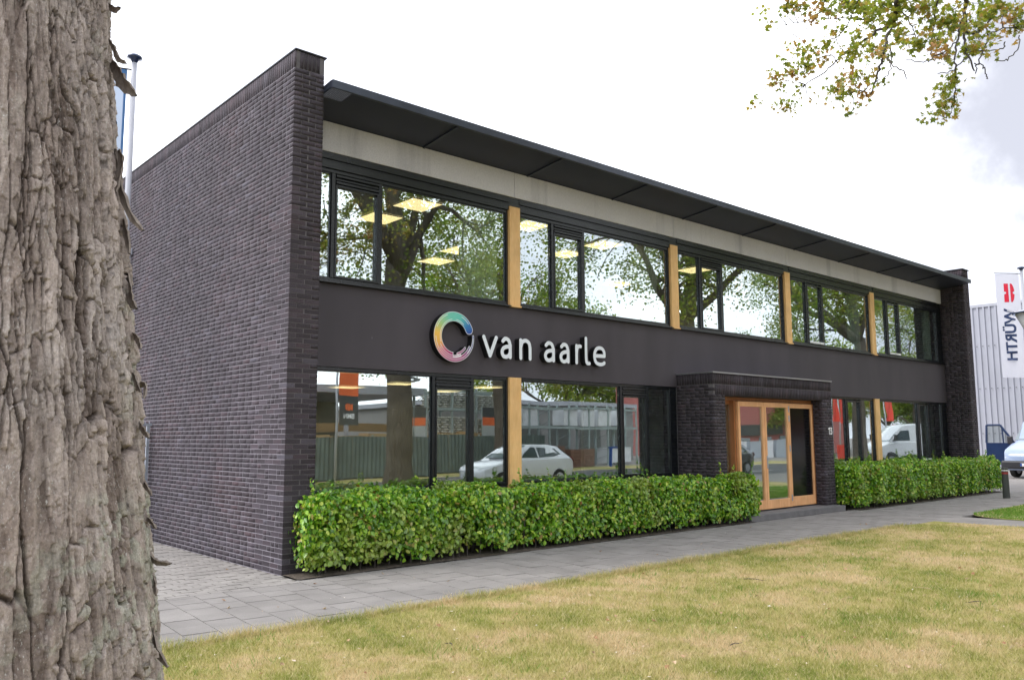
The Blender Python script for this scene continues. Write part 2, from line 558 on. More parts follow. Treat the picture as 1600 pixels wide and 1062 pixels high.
M['pot_white'] = simple('cream_ceramic', (0.62, 0.60, 0.52), 0.4)
M['pot_grey'] = simple('grey_planter', (0.45, 0.46, 0.46), 0.6)
M['pot_black'] = simple('black_planter', (0.02, 0.022, 0.022), 0.4)
M['green_glass'] = simple('green_bottle_glass', (0.10, 0.42, 0.16), 0.1, spec=0.9)
M['dark_pane'] = simple('dark_reflection_glass', (0.008, 0.008, 0.009), 0.12, spec=0.25)  # near-black colour stands in for the dark reflection in the side panel
M['screen'] = simple('black_screen', (0.006, 0.008, 0.009), 0.12, spec=0.8)
M['letter_face'] = simple('pale_letter_face', (0.80, 0.84, 0.90), 0.35, var=0.02)
M['black_return'] = simple('black_letter_return', (0.008, 0.008, 0.009), 0.5)
M['white_line'] = simple('white_line_print', (0.88, 0.88, 0.90), 0.4, var=0.02)
M['navy_print'] = simple('navy_print', (0.035, 0.06, 0.16), 0.6, var=0.03)
M['red_print'] = simple('red_print', (0.80, 0.02, 0.06), 0.6, var=0.03)


def make_cloth(name, c, trans=0.4):
    t = NT(name)
    s = t.bsdf(c, 0.8, 0, t.bump(t.noise(t.pos(), 5, 3), 0.3, 0.02), 0.2)
    tl = t.n('ShaderNodeBsdfTranslucent')
    tl.inputs[0].default_value = (*c, 1)
    ms = t.n('ShaderNodeMixShader')
    ms.inputs[0].default_value = trans
    t.l(s, ms.inputs[1]); t.l(tl.outputs[0], ms.inputs[2])
    return t.done(ms.outputs[0])


M['flag_white'] = make_cloth('white_flag_cloth', (0.80, 0.80, 0.88))
M['flag_blue'] = make_cloth('pale_blue_flag_cloth', (0.58, 0.68, 0.84))
M['flag_band'] = make_cloth('blue_flag_hem', (0.09, 0.20, 0.42), 0.2)
M['curtain'] = make_cloth('sheer_curtain', (0.80, 0.86, 0.78), 0.45)


def make_ring():
    t = NT('rainbow_ring_face')
    tc_ = t.n('ShaderNodeTexCoord').outputs['Object']
    sp = t.n('ShaderNodeSeparateXYZ')
    t.l(tc_, sp.inputs[0])
    a = t.math('ARCTAN2', sp.outputs[2], sp.outputs[0])
    a = t.math('DIVIDE', a, 2*math.pi)
    a = t.math('FRACT', t.math('ADD', a, 1.0))
    S = lambda r, g, b: tuple((x/255)**2.2 for x in (r, g, b))
    c = t.ramp(a, [(0.04, S(40, 75, 160)), (0.10, S(50, 125, 185)), (0.19, S(105, 200, 185)), (0.30, S(115, 205, 180)), (0.40, S(170, 205, 130)), (0.48, S(245, 195, 85)), (0.56, S(242, 180, 90)), (0.62, S(215, 100, 120)), (0.70, S(180, 60, 120)), (0.84, S(165, 60, 125)), (0.93, S(95, 95, 150)), (0.99, S(140, 150, 175))])
    return t.done(t.bsdf(c, 0.35))


M['ring'] = make_ring()


# ------------------------------------------------------------------ mesh building helpers
class MB:
    def __init__(self):
        self.v = []
        self.f = []

    def add(self, vs, fs):
        b = len(self.v)
        self.v.extend([tuple(map(float, p)) for p in vs])
        self.f.extend([tuple(i+b for i in q) for q in fs])
        return self

    def box(self, x0, x1, y0, y1, z0, z1):
        if x1 < x0: x0, x1 = x1, x0
        if y1 < y0: y0, y1 = y1, y0
        v = [(x0, y0, z0), (x1, y0, z0), (x1, y1, z0), (x0, y1, z0), (x0, y0, z1), (x1, y0, z1), (x1, y1, z1), (x0, y1, z1)]
        return self.add(v, [(0, 3, 2, 1), (4, 5, 6, 7), (0, 1, 5, 4), (1, 2, 6, 5), (2, 3, 7, 6), (3, 0, 4, 7)])

    def tube(self, pts, rad, n=8, cap=True):
        pts = [np.array(p, float) for p in pts]
        if not hasattr(rad, '__len__'):
            rad = [rad]*len(pts)
        vs = []; fs = []
        ref = np.array([0.3, 0.2, 1.0])
        for i, p in enumerate(pts):
            a = pts[max(0, i-1)]; b = pts[min(len(pts)-1, i+1)]
            d = b-a; d = d/(np.linalg.norm(d)+1e-9)
            r = ref if abs(d @ ref)/np.linalg.norm(ref) < 0.95 else np.array([1.0, 0, 0])
            s = np.cross(d, r); s /= np.linalg.norm(s)
            t = np.cross(d, s)
            for k in range(n):
                an = 2*math.pi*k/n
                vs.append(p+rad[i]*(s*math.cos(an)+t*math.sin(an)))
        for i in range(len(pts)-1):
            for k in range(n):
                fs.append((i*n+k, i*n+(k+1) % n, (i+1)*n+(k+1) % n, (i+1)*n+k))
        if cap:
            fs.append(tuple(range(n))[::-1])
            fs.append(tuple((len(pts)-1)*n+k for k in range(n)))
        return self.add(vs, fs)

    def lathe(self, prof, n=20, c=(0, 0, 0)):
        vs = []; fs = []
        for r, z in prof:
            for k in range(n):
                a = 2*math.pi*k/n
                vs.append((c[0]+r*math.cos(a), c[1]+r*math.sin(a), c[2]+z))
        for i in range(len(prof)-1):
            for k in range(n):
                fs.append((i*n+k, i*n+(k+1) % n, (i+1)*n+(k+1) % n, (i+1)*n+k))
        fs.append(tuple(range(n))[::-1])
        fs.append(tuple((len(prof)-1)*n+k for k in range(n)))
        return self.add(vs, fs)

    def grid(self, fn, nu, nv):
        vs = [fn(i/nu, j/nv) for j in range(nv+1) for i in range(nu+1)]
        fs = [(j*(nu+1)+i, j*(nu+1)+i+1, (j+1)*(nu+1)+i+1, (j+1)*(nu+1)+i) for j in range(nv) for i in range(nu)]
        return self.add(vs, fs)

    def mesh(self, name, mat, smooth=False, bevel=0):
        me = bpy.data.meshes.new(name)
        me.from_pydata(self.v, [], self.f)
        if mat is not None:
            me.materials.append(mat)
        if smooth:
            me.polygons.foreach_set('use_smooth', [True]*len(me.polygons))
        me.update()
        return me

    def build(self, name, mat, parent=None, smooth=False, bevel=0, loc=None):
        o = bpy.data.objects.new(name, self.mesh(name, mat, smooth))
        COL.objects.link(o)
        if parent is not None:
            o.parent = parent
        if loc is not None:
            o.location = loc
        if bevel:
            b = o.modifiers.new('bevel', 'BEVEL')
            b.width = bevel; b.segments = 2; b.limit_method = 'ANGLE'
        return o


def np_mesh(name, V, F, mat, parent=None, smooth=False, attrs=None):
    """V (n,3); F (m,k) with constant k"""
    me = bpy.data.meshes.new(name)
    V = np.asarray(V, np.float32); F = np.asarray(F, np.int32)
    me.vertices.add(len(V)); me.vertices.foreach_set('co', V.ravel())
    k = F.shape[1]
    me.loops.add(F.size); me.loops.foreach_set('vertex_index', F.ravel())
    me.polygons.add(len(F))
    me.polygons.foreach_set('loop_start', np.arange(0, F.size, k, dtype=np.int32))
    me.polygons.foreach_set('loop_total', np.full(len(F), k, np.int32))
    if smooth:
        me.polygons.foreach_set('use_smooth', np.ones(len(F), bool))
    me.materials.append(mat)
    if attrs:
        for nme, arr in attrs.items():
            a = me.attributes.new(nme, 'FLOAT', 'POINT')
            a.data.foreach_set('value', np.asarray(arr, np.float32))
    me.update(calc_edges=True)
    o = bpy.data.objects.new(name, me)
    COL.objects.link(o)
    if parent is not None:
        o.parent = parent
    return o


def tag(o, label=None, cat=None, group=None, kind=None):
    if label: o['label'] = label
    if cat: o['category'] = cat
    if group: o['group'] = group
    if kind: o['kind'] = kind
    return o


def empty(name, loc=(0, 0, 0), label=None, cat=None, group=None, rz=0, kind=None):
    o = bpy.data.objects.new(name, None)
    o.empty_display_size = 0.2
    COL.objects.link(o)
    o.location = loc
    o.rotation_euler = (0, 0, rz)
    return tag(o, label, cat, group, kind)


def copy_tree(o, parent=None):
    c = o.copy()
    COL.objects.link(c)
    c.parent = parent
    for ch in [x for x in COL.objects if x.parent == o]:
        copy_tree(ch, c)
    return c


# ------------------------------------------------------------------ ground, road, paving
def sheet(name, x0, x1, y0, y1, z, mat, nx=1, ny=1):
    mb = MB()
    mb.grid(lambda u, v: (x0+(x1-x0)*u, y0+(y1-y0)*v, z), nx, ny)
    return tag(mb.build(name, mat), kind='structure')


PAV_Y0 = -2.6
sheet('ground', -400, 400, -400, 400, -0.12, M['paving_far'])
sheet('lawn', -60, 12.1, -9.8, PAV_Y0, 0.0, M['lawn'])
sheet('road', -200, 200, -16.2, -9.98, -0.10, M['asphalt'])
mb = MB(); mb.box(-200, 200, -9.98, -9.82, -0.11, 0.012); tag(mb.build('kerb', M['kerb']), kind='structure')
mb = MB(); mb.box(-200, 200, -16.36, -16.2, -0.11, 0.012); tag(mb.build('kerb', M['kerb']), kind='structure')
sheet('grass_verge', -200, 200, -19.2, -16.36, 0.0, M['lawn'])
sheet('yard', -60, 100, -60, -19.2, -0.01, M['paving_far'])
mb = MB()
for i in range(-20, 60):
    mb.box(i*6.0, i*6.0+3, -13.15, -13.05, -0.099, -0.096)
tag(mb.build('road_marking', M['white_paint']), kind='structure')
# right hand parking area, cross path and second lawn
sheet('parking_area', 22.3, 60, -9.8, 12, -0.004, M['paving_far'])
sheet('path', 12.12, 13.35, -9.8, PAV_Y0, -0.003, M['paver'])
# lawn beside the path with a rounded corner, green end
vs = []
cx, cy, r = 13.38+1.1, -2.55-1.1, 1.1
for k in range(9):
    a = math.pi-k*math.pi/2/8
    vs.append((cx+r*math.cos(a), cy+r*math.sin(a), 0.002))
vs += [(22.2, -2.4, 0.002), (22.2, -9.8, 0.002), (13.38, -9.8, 0.002)]
mb = MB(); mb.add(vs, [tuple(range(len(vs)))[::-1]])
o = mb.build('lawn', M['lawn']); tag(o, kind='structure')
o.data.polygons[0].flip()

# pavement of 30 cm tiles in half bond, laid a few degrees off the facade
pave = tag(empty('pavement'), kind='structure')
mb = MB(); mb.box(-40, 22.3, PAV_Y0, -0.4, -0.10, -0.012)
mb.box(9.2, 13.4, -0.4, 0.6, -0.10, -0.0122)
mb.build('joint_bed', M['joint'], pave)
ANG = math.radians(-4.5)
ca, sa = math.cos(ANG), math.sin(ANG)


def clip_poly(poly, a, b, c):
    out = []
    for i in range(len(poly)):
        p = poly[i]; q = poly[(i+1) % len(poly)]
        dp = a*p[0]+b*p[1]-c; dq = a*q[0]+b*q[1]-c
        if dp <= 0: out.append(p)
        if dp*dq < 0:
            t = dp/(dp-dq)
            out.append((p[0]+(q[0]-p[0])*t, p[1]+(q[1]-p[1])*t))
    return out


def prism(mb, poly, z0, z1):
    n = len(poly)
    ar = sum(poly[i][0]*poly[(i+1) % n][1]-poly[(i+1) % n][0]*poly[i][1] for i in range(n))
    if ar < 0: poly = poly[::-1]
    vs = [(p[0], p[1], z0) for p in poly]+[(p[0], p[1], z1) for p in poly]
    fs = [tuple(range(n, 2*n))]+[(i, (i+1) % n, n+(i+1) % n, n+i) for i in range(n)]
    mb.add(vs, fs)


tiles = []
S = 0.30
for i in range(-40, 100):
    for j in range(-80, 80):
        u0 = i*S; v0 = j*S+(0.5*S if i % 2 else 0)
        g = 0.0048
        q = [(u0+g, v0+g), (u0+S-g, v0+g), (u0+S-g, v0+S-g), (u0+g, v0+S-g)]
        q = [(x*ca-y*sa, x*sa+y*ca) for x, y in q]
        cx = sum(p[0] for p in q)/4; cy = sum(p[1] for p in q)/4
        if cx < -5 or cx > 22.2 or cy < PAV_Y0-0.3 or cy > 0.4: continue
        ytop = -0.42 if cx > 0 else -0.55+0.02*math.sin(cx*9)
        q = clip_poly(q, 0, 1, ytop); 
        if len(q) < 3: continue
        q = clip_poly(q, 0, -1, -(PAV_Y0-0.05))
        if len(q) < 3: continue
        ar = abs(sum(q[k][0]*q[(k+1) % len(q)][1]-q[(k+1) % len(q)][0]*q[k][1] for k in range(len(q))))/2
        if ar < 0.004: continue
        tiles.append((q, cx, cy))
px_, py_, pw_ = proj(np.array([(t[1], t[2], 0) for t in tiles]))
order = []
for k, t in enumerate(tiles):
    vis = pw_[k] > 0 and 230 < px_[k] < 1620 and py_[k] < 1080
    order.append((0 if vis else 1, math.hypot(t[1]-CAM[0], t[2]-CAM[1]), k))
order.sort()
single = set(k for v, d, k in order[:290])
stuff = MB()
for k, (q, cx, cy) in enumerate(tiles):
    dz = random.uniform(-0.003, 0.002)
    if k in single:
        b = MB(); prism(b, [(p[0]-cx, p[1]-cy) for p in q], -0.05, 0.0)
        o = b.build('tile', M['tile'], pave, loc=(cx, cy, dz))
        o.rotation_euler = (random.uniform(-.006, .006), random.uniform(-.006, .006), 0)
    else:
        prism(stuff, q, -0.05, dz)
tag(stuff.build('tiles', M['tile'], pave), kind='stuff')

# worn interlocking pavers left of the building
pavers = []
for i in range(-22, 2):
    for j in range(-3, 60):
        w, h = 0.225, 0.115
        x = -0.05+i*w+(w/2 if j % 2 else 0)
        y = -0.50+j*h
        if x > -0.02: continue
        z = 0.011
        q = [(x-w/2+z, y-h/2), (x-0.02, y-h/2+z*.6), (x+w/2-z, y-h/2), (x+w/2-.003, y-h/4), (x+w/2-z, y), (x+w/2-.003, y+h/4), (x+w/2-z, y+h/2-.004), (x, y+h/2-.004+z*.4), (x-w/2+z, y+h/2-.004), (x-w/2+.003, y+h/4), (x-w/2+z, y), (x-w/2+.003, y-h/4)]
        q = [(a+0.004*(vnoise(a*30, b*30, 3)-.5), b+0.004*(vnoise(a*30, b*30, 4)-.5)) for a, b in q]
        q = clip_poly(q, 1, 0, -0.012)
        if len(q) < 3: continue
        q = clip_poly(q, 0, -1, 0.55)
        if len(q) < 3: continue
        pavers.append((q, x, y))
yard_l = tag(empty('paved_yard'), kind='structure')
mb = MB(); mb.box(-40, 0.0, -0.4, 30, -0.10, -0.0075)
mb.build('joint_bed', simple('sand_filled_joints', (0.15, 0.135, 0.12), .98, var=.4, scale=9), yard_l)
a = proj(np.array([(t[1], t[2], 0) for t in pavers]))
order = sorted([(0 if (a[2][k] > 0 and 225 < a[0][k] < 480) else 1, -a[1][k], k) for k in range(len(pavers))])
single = set(k for _, _, k in order[:290])
stuff = MB()
for k, (q, cx, cy) in enumerate(pavers):
    dz = random.uniform(-0.004, 0.004)+0.006*(float(vnoise(cx*2, cy*2, 9))-.5)
    if k in single:
        b = MB(); prism(b, [(p[0]-cx, p[1]-cy) for p in q], -0.05, 0)
        o = b.build('paver', M['paver'], yard_l, loc=(cx, cy, dz))
        o.rotation_euler = (random.uniform(-.012, .012), random.uniform(-.01, .01), 0)
    else:
        prism(stuff, q, -0.05, dz)
tag(stuff.build('pavers', M['paver'], yard_l), kind='stuff')

# soil strips under the hedges
mb = MB(); mb.grid(lambda u, v: (0.0+9.45*u, -0.455+1.13*v, 0.004+0.012*float(vnoise(u*60, v*9, 5))), 120, 12)
mb.grid(lambda u, v: (13.35+8.9*u, -0.62+1.28*v, 0.004+0.012*float(vnoise(u*60, v*9, 6))), 120, 12)
tag(mb.build('soil', M['soil']), kind='structure')

# ------------------------------------------------------------------ brickwork
PITCH_Z = 0.0622
bld = empty('office_building', (0, 0, 0), 'long two storey dark brick office with black window frames and wooden posts behind the hedges', 'building')


def face_xy(P0, u, n, a, d):
    return (P0[0]+u[0]*a+n[0]*d, P0[1]+u[1]*a+n[1]*d)


def face_bricks(P0, u, n, length, z0, z1, role, endrole=None, seed=0):
    """bricks of a wall face. P0 corner, u along the face, n into the wall. role 'A'/'B' corner alternation at the start, endrole at the end"""
    rr = random.Random(seed)
    out = []
    rows = int(round((z1-z0)/PITCH_Z))
    for r in range(rows):
        z = z0+r*PITCH_Z
        even = r % 2 == 0
        a = 0.0
        lst = []
        e1 = length
        long_first = (even if role == 'A' else not even) if role else None
        if long_first is True:
            w = 0.20+0.01*rr.random() if length > 0.6 else 0.195
            lst.append((0, w, 0.1)); a = w+0.01
        elif long_first is False:
            a = 0.11
        tail = None
        if endrole:
            lf = even if endrole == 'A' else not even
            if lf:
                e1 = length-0.205; tail = (length-0.195, length, 0.1)
            else:
                e1 = length-0.11
        heads = 0
        while a < e1-0.02:
            rem = e1-a
            if rem < 0.23:
                w = rem if endrole is None or True else rem
            else:
                w = 0.21 if (rr.random() < 0.62 or heads >= 2) else 0.10
                heads = heads+1 if w < 0.15 else 0
                w += rr.uniform(-.004, .004)
                if rem-w-0.01 < 0.05: w = rem
            lst.append((a, a+w, 0.06)); a += w+0.01
        if tail: lst.append(tail)
        for a0, a1, d in lst:
            if a1-a0 < 0.015: continue
            out.append((P0, u, n, a0, a1, z+0.005, z+PITCH_Z-0.005, d))
    return out


def soldier(P0, u, n, length, z0, z1, seed=0):
    k = int(round(length/0.0625)); w = length/k
    return [(P0, u, n, i*w+0.005, (i+1)*w-0.005, z0+0.005, z1-0.005, 0.06) for i in range(k)]


def brick_verts(b, jit):
    P0, u, n, a0, a1, z0, z1, d = b
    p = []
    for z in (z0, z1):
        for a, dd in ((a0, jit), (a1, jit), (a1, d), (a0, d)):
            x, y = face_xy(P0, u, n, a, dd)
            p.append((x, y, z))
    return p


def add_bricks(parent, bricks, mat, singles, name):
    """the bricks that show largest become parts of their own, the rest one part"""
    score = []
    for k, b in enumerate(bricks):
        P0, u, n, a0, a1, z0, z1, d = b
        x, y = face_xy(P0, u, n, (a0+a1)/2, 0)
        v = np.array([x, y, (z0+z1)/2])-CAM
        dist = np.linalg.norm(v)
        c = -(v[0]*n[0]+v[1]*n[1])/dist
        f = max(0.0, -c) if False else max(0.0, (v[0]*n[0]+v[1]*n[1])/dist)
        score.append((-(a1-a0)*(z1-z0)*f/dist**2, k))
    score.sort()
    sing = set(k for _, k in score[:singles])
    V = []; F = []
    cache = {}
    fc = [(0, 1, 5, 4), (1, 2, 6, 5), (2, 3, 7, 6), (3, 0, 4, 7), (4, 5, 6, 7), (0, 3, 2, 1)]
    for k, b in enumerate(bricks):
        jit = random.uniform(-0.0012, 0.0008)
        P0, u, n, a0, a1, z0, z1, d = b
        flip = (u[0]*n[1]-u[1]*n[0]) < 0
        if k in sing:
            key = (round((a1-a0)*250)/250, u, n, round(d, 2), z1-z0 > 0.1)
            if key not in cache:
                w = key[0]
                bb = ((0, 0), u, n, -w/2, w/2, -(z1-z0)/2, (z1-z0)/2, d)
                pv = brick_verts(bb, 0.0)
                me = bpy.data.meshes.new('brick')
                me.from_pydata(pv, [], [q[::-1] for q in fc] if flip else fc)
                me.materials.append(mat)
                cache[key] = me
            x, y = face_xy(P0, u, n, (a0+a1)/2, jit)
            o = bpy.data.objects.new('brick', cache[key])
            COL.objects.link(o)
            o.parent = parent
            o.location = (x, y, (z0+z1)/2+random.uniform(-.0008, .0008))
        else:
            base = len(V)
            V.extend(brick_verts(b, jit))
            F.extend([tuple(base+i for i in (q[::-1] if flip else q)) for q in fc])
    o = np_mesh(name, V, F, mat, parent)
    return tag(o, kind='stuff')


WIN = 0.41
# left wing wall
wing = empty('wing_wall'); wing.parent = bld
mb = MB(); mb.box(0.0018, WIN-0.0045, 0.014, 9.99, -0.05, 6.575)
mb.build('mortar_core', M['mortar'], wing)
mb = MB(); mb.box(0.014, WIN-0.004, 0.004, .68, -0.05, 6.574)
mb.build('mortar_core', M['mortar_shaded'], wing)
SZ0, SZ1 = 6.3444, 6.578
br = face_bricks((0, 0), (0, 1), (1, 0), 9.98, 0.0, SZ0, 'A', None, 1)
br += soldier((0, 0.0), (0, 1), (1, 0), 9.98, SZ0, SZ1)
add_bricks(wing, br, M['brick'], 200, 'brickwork')
br = face_bricks((0, 0), (1, 0), (0, 1), WIN, 0.0, SZ0, 'B', 'B', 2)
br += soldier((0.062, 0.0), (1, 0), (0, 1), WIN-0.124, SZ0, SZ1)
wf = empty('wing_front'); wf.parent = bld
br2 = face_bricks((WIN, 0), (0, 1), (-1, 0), 0.68, 0.0, SZ0, 'A', None, 3)
br2 += soldier((WIN, 0.0), (0, 1), (-1, 0), 0.68, SZ0, SZ1)
add_bricks(wf, br+br2, M['brick_shaded'], 100, 'brickwork')
mb = MB(); mb.box(-0.010, WIN+0.03, -0.012, 10.0, 6.580, 6.598)
mb.build('coping', M['coping'], bld)
# right wing wall
X2, X3 = 21.72, 22.16
wing2 = empty('wing_wall'); wing2.parent = bld
mb = MB(); mb.box(X2+0.006, X3-0.006, 0.006, 9.99, -0.05, 6.575)
mb.build('mortar_core', M['mortar_shaded'], wing2)
br = face_bricks((X2, 0), (0, 1), (1, 0), 0.70, 0.0, SZ0, 'A', None, 4)
br += face_bricks((X2, 0), (1, 0), (0, 1), X3-X2, 0.0, SZ0, 'B', None, 5)
br += soldier((X2, 0), (0, 1), (1, 0), 0.70, SZ0, SZ1)+soldier((X2+0.062, 0), (1, 0), (0, 1), X3-X2-0.062, SZ0, SZ1)
br += face_bricks((X2, 2.0), (0, 1), (1, 0), 7.9, 6.0, SZ0+0.0, None, None, 6)
br += soldier((X2, 2.0), (0, 1), (1, 0), 7.9, SZ0+0.01, SZ1)
add_bricks(wing2, br, M['brick_shaded'], 0, 'brickwork')
mb = MB(); mb.box(X2-0.025, X3+0.03, -0.03, 10.0, 6.575, 6.60)
mb.build('coping', M['coping'], bld)

# entrance portal
PX0, PX1, PY, PD = 8.60, 13.10, -0.17, 0.70
OX0, OX1, LZ, PZ = 8.98, 12.68, 2.405, 2.825
portal = empty('entrance_portal'); portal.parent = bld
mb = MB()
mb.box(PX0+.006, OX0-.006, PY+.006, PD, -0.05, PZ)
mb.box(OX1+.006, PX1-.006, PY+.006, PD, -0.05, PZ)
mb.box(OX0-.006, OX1+.006, PY+.006, PY+0.27, LZ+.006, PZ)
mb.build('mortar_core', M['mortar_shaded'], portal)
br = []
br += face_bricks((PX0, PY), (0, 1), (1, 0), PD-PY-.02, 0.0, 2.61, 'A', None, 11)
br += soldier((PX0, PY), (0, 1), (1, 0), PD-PY-.02, 2.615, PZ)
br += face_bricks((PX0, PY), (1, 0), (0, 1), OX0-PX0, 0.0, LZ, 'B', 'B', 12)
br += face_bricks((OX0, PY), (0, 1), (-1, 0), 0.30, 0.0, LZ, 'A', None, 13)
br += face_bricks((OX1, PY), (0, 1), (1, 0), 0.30, 0.0, LZ, 'A', None, 14)
br += face_bricks((OX1, PY), (1, 0), (0, 1), PX1-OX1, 0.0, LZ, 'B', 'B', 15)
br += face_bricks((PX1, PY), (0, 1), (-1, 0), PD-PY-.02, 0.0, 2.61, 'A', None, 16)
br += soldier((PX0+0.062, PY), (1, 0), (0, 1), PX1-PX0-0.062, LZ, 2.613)
br += soldier((PX0+0.062, PY), (1, 0), (0, 1), PX1-PX0-0.062, 2.617, PZ)
add_bricks(portal, br, M['brick_shaded'], 0, 'brickwork')
mb = MB(); mb.box(PX0-.02, PX1+.02, PY-.02, 0.672, PZ+.001, PZ+.028)
mb.build('coping', M['coping_light'], portal)
mb = MB(); mb.box(PX0+.008, PX1-.008, PY+.01, 0.674, 2.80, PZ-.002)
mb.box(OX0, OX1, PY+.28, 0.674, LZ+.01, LZ+.03)
mb.build('portal_roof', M['render'], portal)

# fascia band, beam, plinth, roofs
mb = MB(); mb.box(WIN-.006, X2+.006, 0.677, 0.95, 2.594, 3.742)
mb.build('fascia_band', M['render'], bld)
XB = [WIN-.004]+[4.33+4.27*k for k in range(4)]+[X2+.004]
for k in range(5):
    mb = MB(); mb.box(XB[k]+.004, XB[k+1]-.004, 0.655, 0.95, 5.602, 6.03)
    mb.build('concrete_beam', M['concrete'], bld, bevel=0.006)
for pa, pb in ((WIN-.006, PX0+.02), (PX1-.02, X2+.006)):
    mb = MB(); mb.box(pa, pb, 0.715, 0.95, -.05, 0.862)
    mb.build('plinth', M['render'], bld)
mb = MB(); mb.box(WIN-.004, X2+.004, 0.70, 9.9, 6.035, 6.10)
mb.build('roof', M['canopy_metal'], bld)

# canopy: fascia edge, ribs, perforated panels, roof sheet
can = empty('canopy'); can.parent = bld
CY0, CY1, CZF, CZB = -0.235, 0.66, 6.115, 6.025


def csz(y):
    return CZF+(CZB-CZF)*(y-CY0)/(CY1-CY0)


def slanted(x0, x1, ya, yb, za, zb, t):
    b = MB()
    v = [(x0, ya, za), (x1, ya, za), (x1, yb, zb), (x0, yb, zb), (x0, ya, za+t), (x1, ya, za+t), (x1, yb, zb+t), (x0, yb, zb+t)]
    b.add(v, [(0, 3, 2, 1), (4, 5, 6, 7), (0, 1, 5, 4), (1, 2, 6, 5), (2, 3, 7, 6), (3, 0, 4, 7)])
    return b


mb = MB(); mb.box(WIN, X2, CY0, CY0+0.05, CZF, 6.224)
mb.build('canopy_edge', M['canopy_metal'], can, bevel=0.004)
jx = [WIN+.002, 2.47]+[2.47+2.15*k for k in range(1, 9)]+[X2-.002]
for k in range(len(jx)-1):
    b = slanted(jx[k]+.012, jx[k+1]-.012, CY0+.055, CY1, csz(CY0+.055)+.012, CZB+.012, 0.004)
    b.build('perforated_panel', M['perf'], can)
for k in range(1, len(jx)-1):
    b = slanted(jx[k]-.018, jx[k]+.018, CY0+.052, CY1, csz(CY0+.052)-.010, CZB-.010, 0.06)
    b.build('canopy_rib', M['canopy_metal'], can)
mb = slanted(0.80, X2, CY0+.05, 0.70, 6.20, 6.105, 0.012)
mb.build('roof_sheet', M['canopy_metal'], can)
mb = slanted(WIN, 0.80, 0.25, 0.70, 6.165, 6.105, 0.012)
mb.build('roof_sheet', M['canopy_metal'], can)
mb = slanted(WIN, WIN+.03, CY0+.05, 0.66, CZF+.02, CZB+.02, 0.09)
mb.build('canopy_end', M['canopy_metal'], can)

# ------------------------------------------------------------------ windows
GY = 0.742


def pane(parent, x0, x1, z0, z1, y=GY):
    b = MB()
    w, h = (x1-x0)/2, (z1-z0)/2
    b.box(-w, w, -0.003, 0.003, -h, h)
    o = b.build('pane', M['glass'], parent, loc=((x0+x1)/2, y, (z0+z1)/2))
    o.rotation_euler = (random.uniform(-.0022, .0022), 0, random.uniform(-.0035, .0035))
    return o


def bar(parent, x0, x1, y0, y1, z0, z1, name='frame', mat='frame', bevel=0.003):
    b = MB(); b.box(x0, x1, y0, y1, z0, z1)
    return b.build(name, M[mat], parent, bevel=bevel)


def window_unit(x0, x1, z0, z1, m1, m2, kind, order='std'):
    """one glazed bay: outer frame, fixed pane, casement, fixed pane"""
    w = empty('window'); w.parent = bld
    F0, F1 = 0.700, 0.775
    b = MB()
    b.box(x0, x0+.04, F0, F1, z0, z1); b.box(x1-.04, x1, F0, F1, z0, z1)
    b.box(x0+.04, x1-.04, F0, F1, z0, z0+.05); b.box(x0+.04, x1-.04, F0, F1, z1-.05, z1)
    for m in (m1, m2):
        if m: b.box(m-.028, m+.028, F0-.006, F1, z0+.05, z1-.05)
    b.build('frame', M['frame'], w, bevel=0.004)
    zi0, zi1 = z0+.05, z1-.05
    segs = []
    if m1 and m2:
        segs = [(x0+.04, m1-.028, False), (m1+.028, m2-.028, True), (m2+.028, x1-.04, False)]
    else:
        mm = m1 or m2
        segs = [(x0+.04, mm-.028, False), (mm+.028, x1-.04, True)] if mm else [(x0+.04, x1-.04, False)]
    for a, c, casement in segs:
        if not casement:
            b = MB()
            g = .012
            b.box(a, a+g, F0+.018, F1, zi0, zi1); b.box(c-g, c, F0+.018, F1, zi0, zi1)
            b.box(a+g, c-g, F0+.018, F1, zi0, zi0+g); b.box(a+g, c-g, F0+.018, F1, zi1-g, zi1)
            b.build('glazing_bead', M['frame'], w)
            pane(w, a+g, c-g, zi0+g, zi1-g)
        else:
            top = zi1-(0.155 if kind == 'vent' else 0.03)
            cs = MB(); g = .035 if kind == 'vent' else .042
            cs.box(a+.004, a+g, F0-.012, F1-.005, zi0+.004, top-.004); cs.box(c-g, c-.004, F0-.012, F1-.005, zi0+.004, top-.004)
            cs.box(a+g, c-g, F0-.012, F1-.005, zi0+.004, zi0+g); cs.box(a+g, c-g, F0-.012, F1-.005, top-g, top-.004)
            s = cs.build('casement', M['frame'], w, bevel=0.003)
            pane(w, a+g, c-g, zi0+g, top-g, GY+.002)
            if kind == 'vent':
                v = MB()
                v.box(a, c, F0+.02, F1, top, zi1)
                v.box(a+.01, c-.01, F0-.02, F0+.02, top+.008, top+.045)
                v.box(a+.01, c-.01, F0-.005, F0+.02, top+.06, top+.088)
                v.box(a+.01, c-.01, F0-.02, F0+.02, top+.105, top+.14)
                v.build('vent_louvre', M['frame'], w, bevel=0.004)
            else:
                v = MB(); v.box(a+.03, c-.03, F0-.03, F0-.013, zi0+.012, zi0+.06)
                v.build('white_sill_strip', M['white_sill'], w)
    return w


P = [4.33+4.27*k for k in range(4)]
HB = 0.118
edges_u = [(WIN, P[0]-HB)]+[(P[k]+HB, P[k+1]-HB) for k in range(3)]+[(P[3]+HB, 21.40)]
for k, (a, b_) in enumerate(edges_u):
    endp = P[k] if k < 4 else 21.41
    window_unit(a, b_, 3.780, 5.372, endp-3.36, endp-2.585, 'vent' if k < 3 else 'plain')
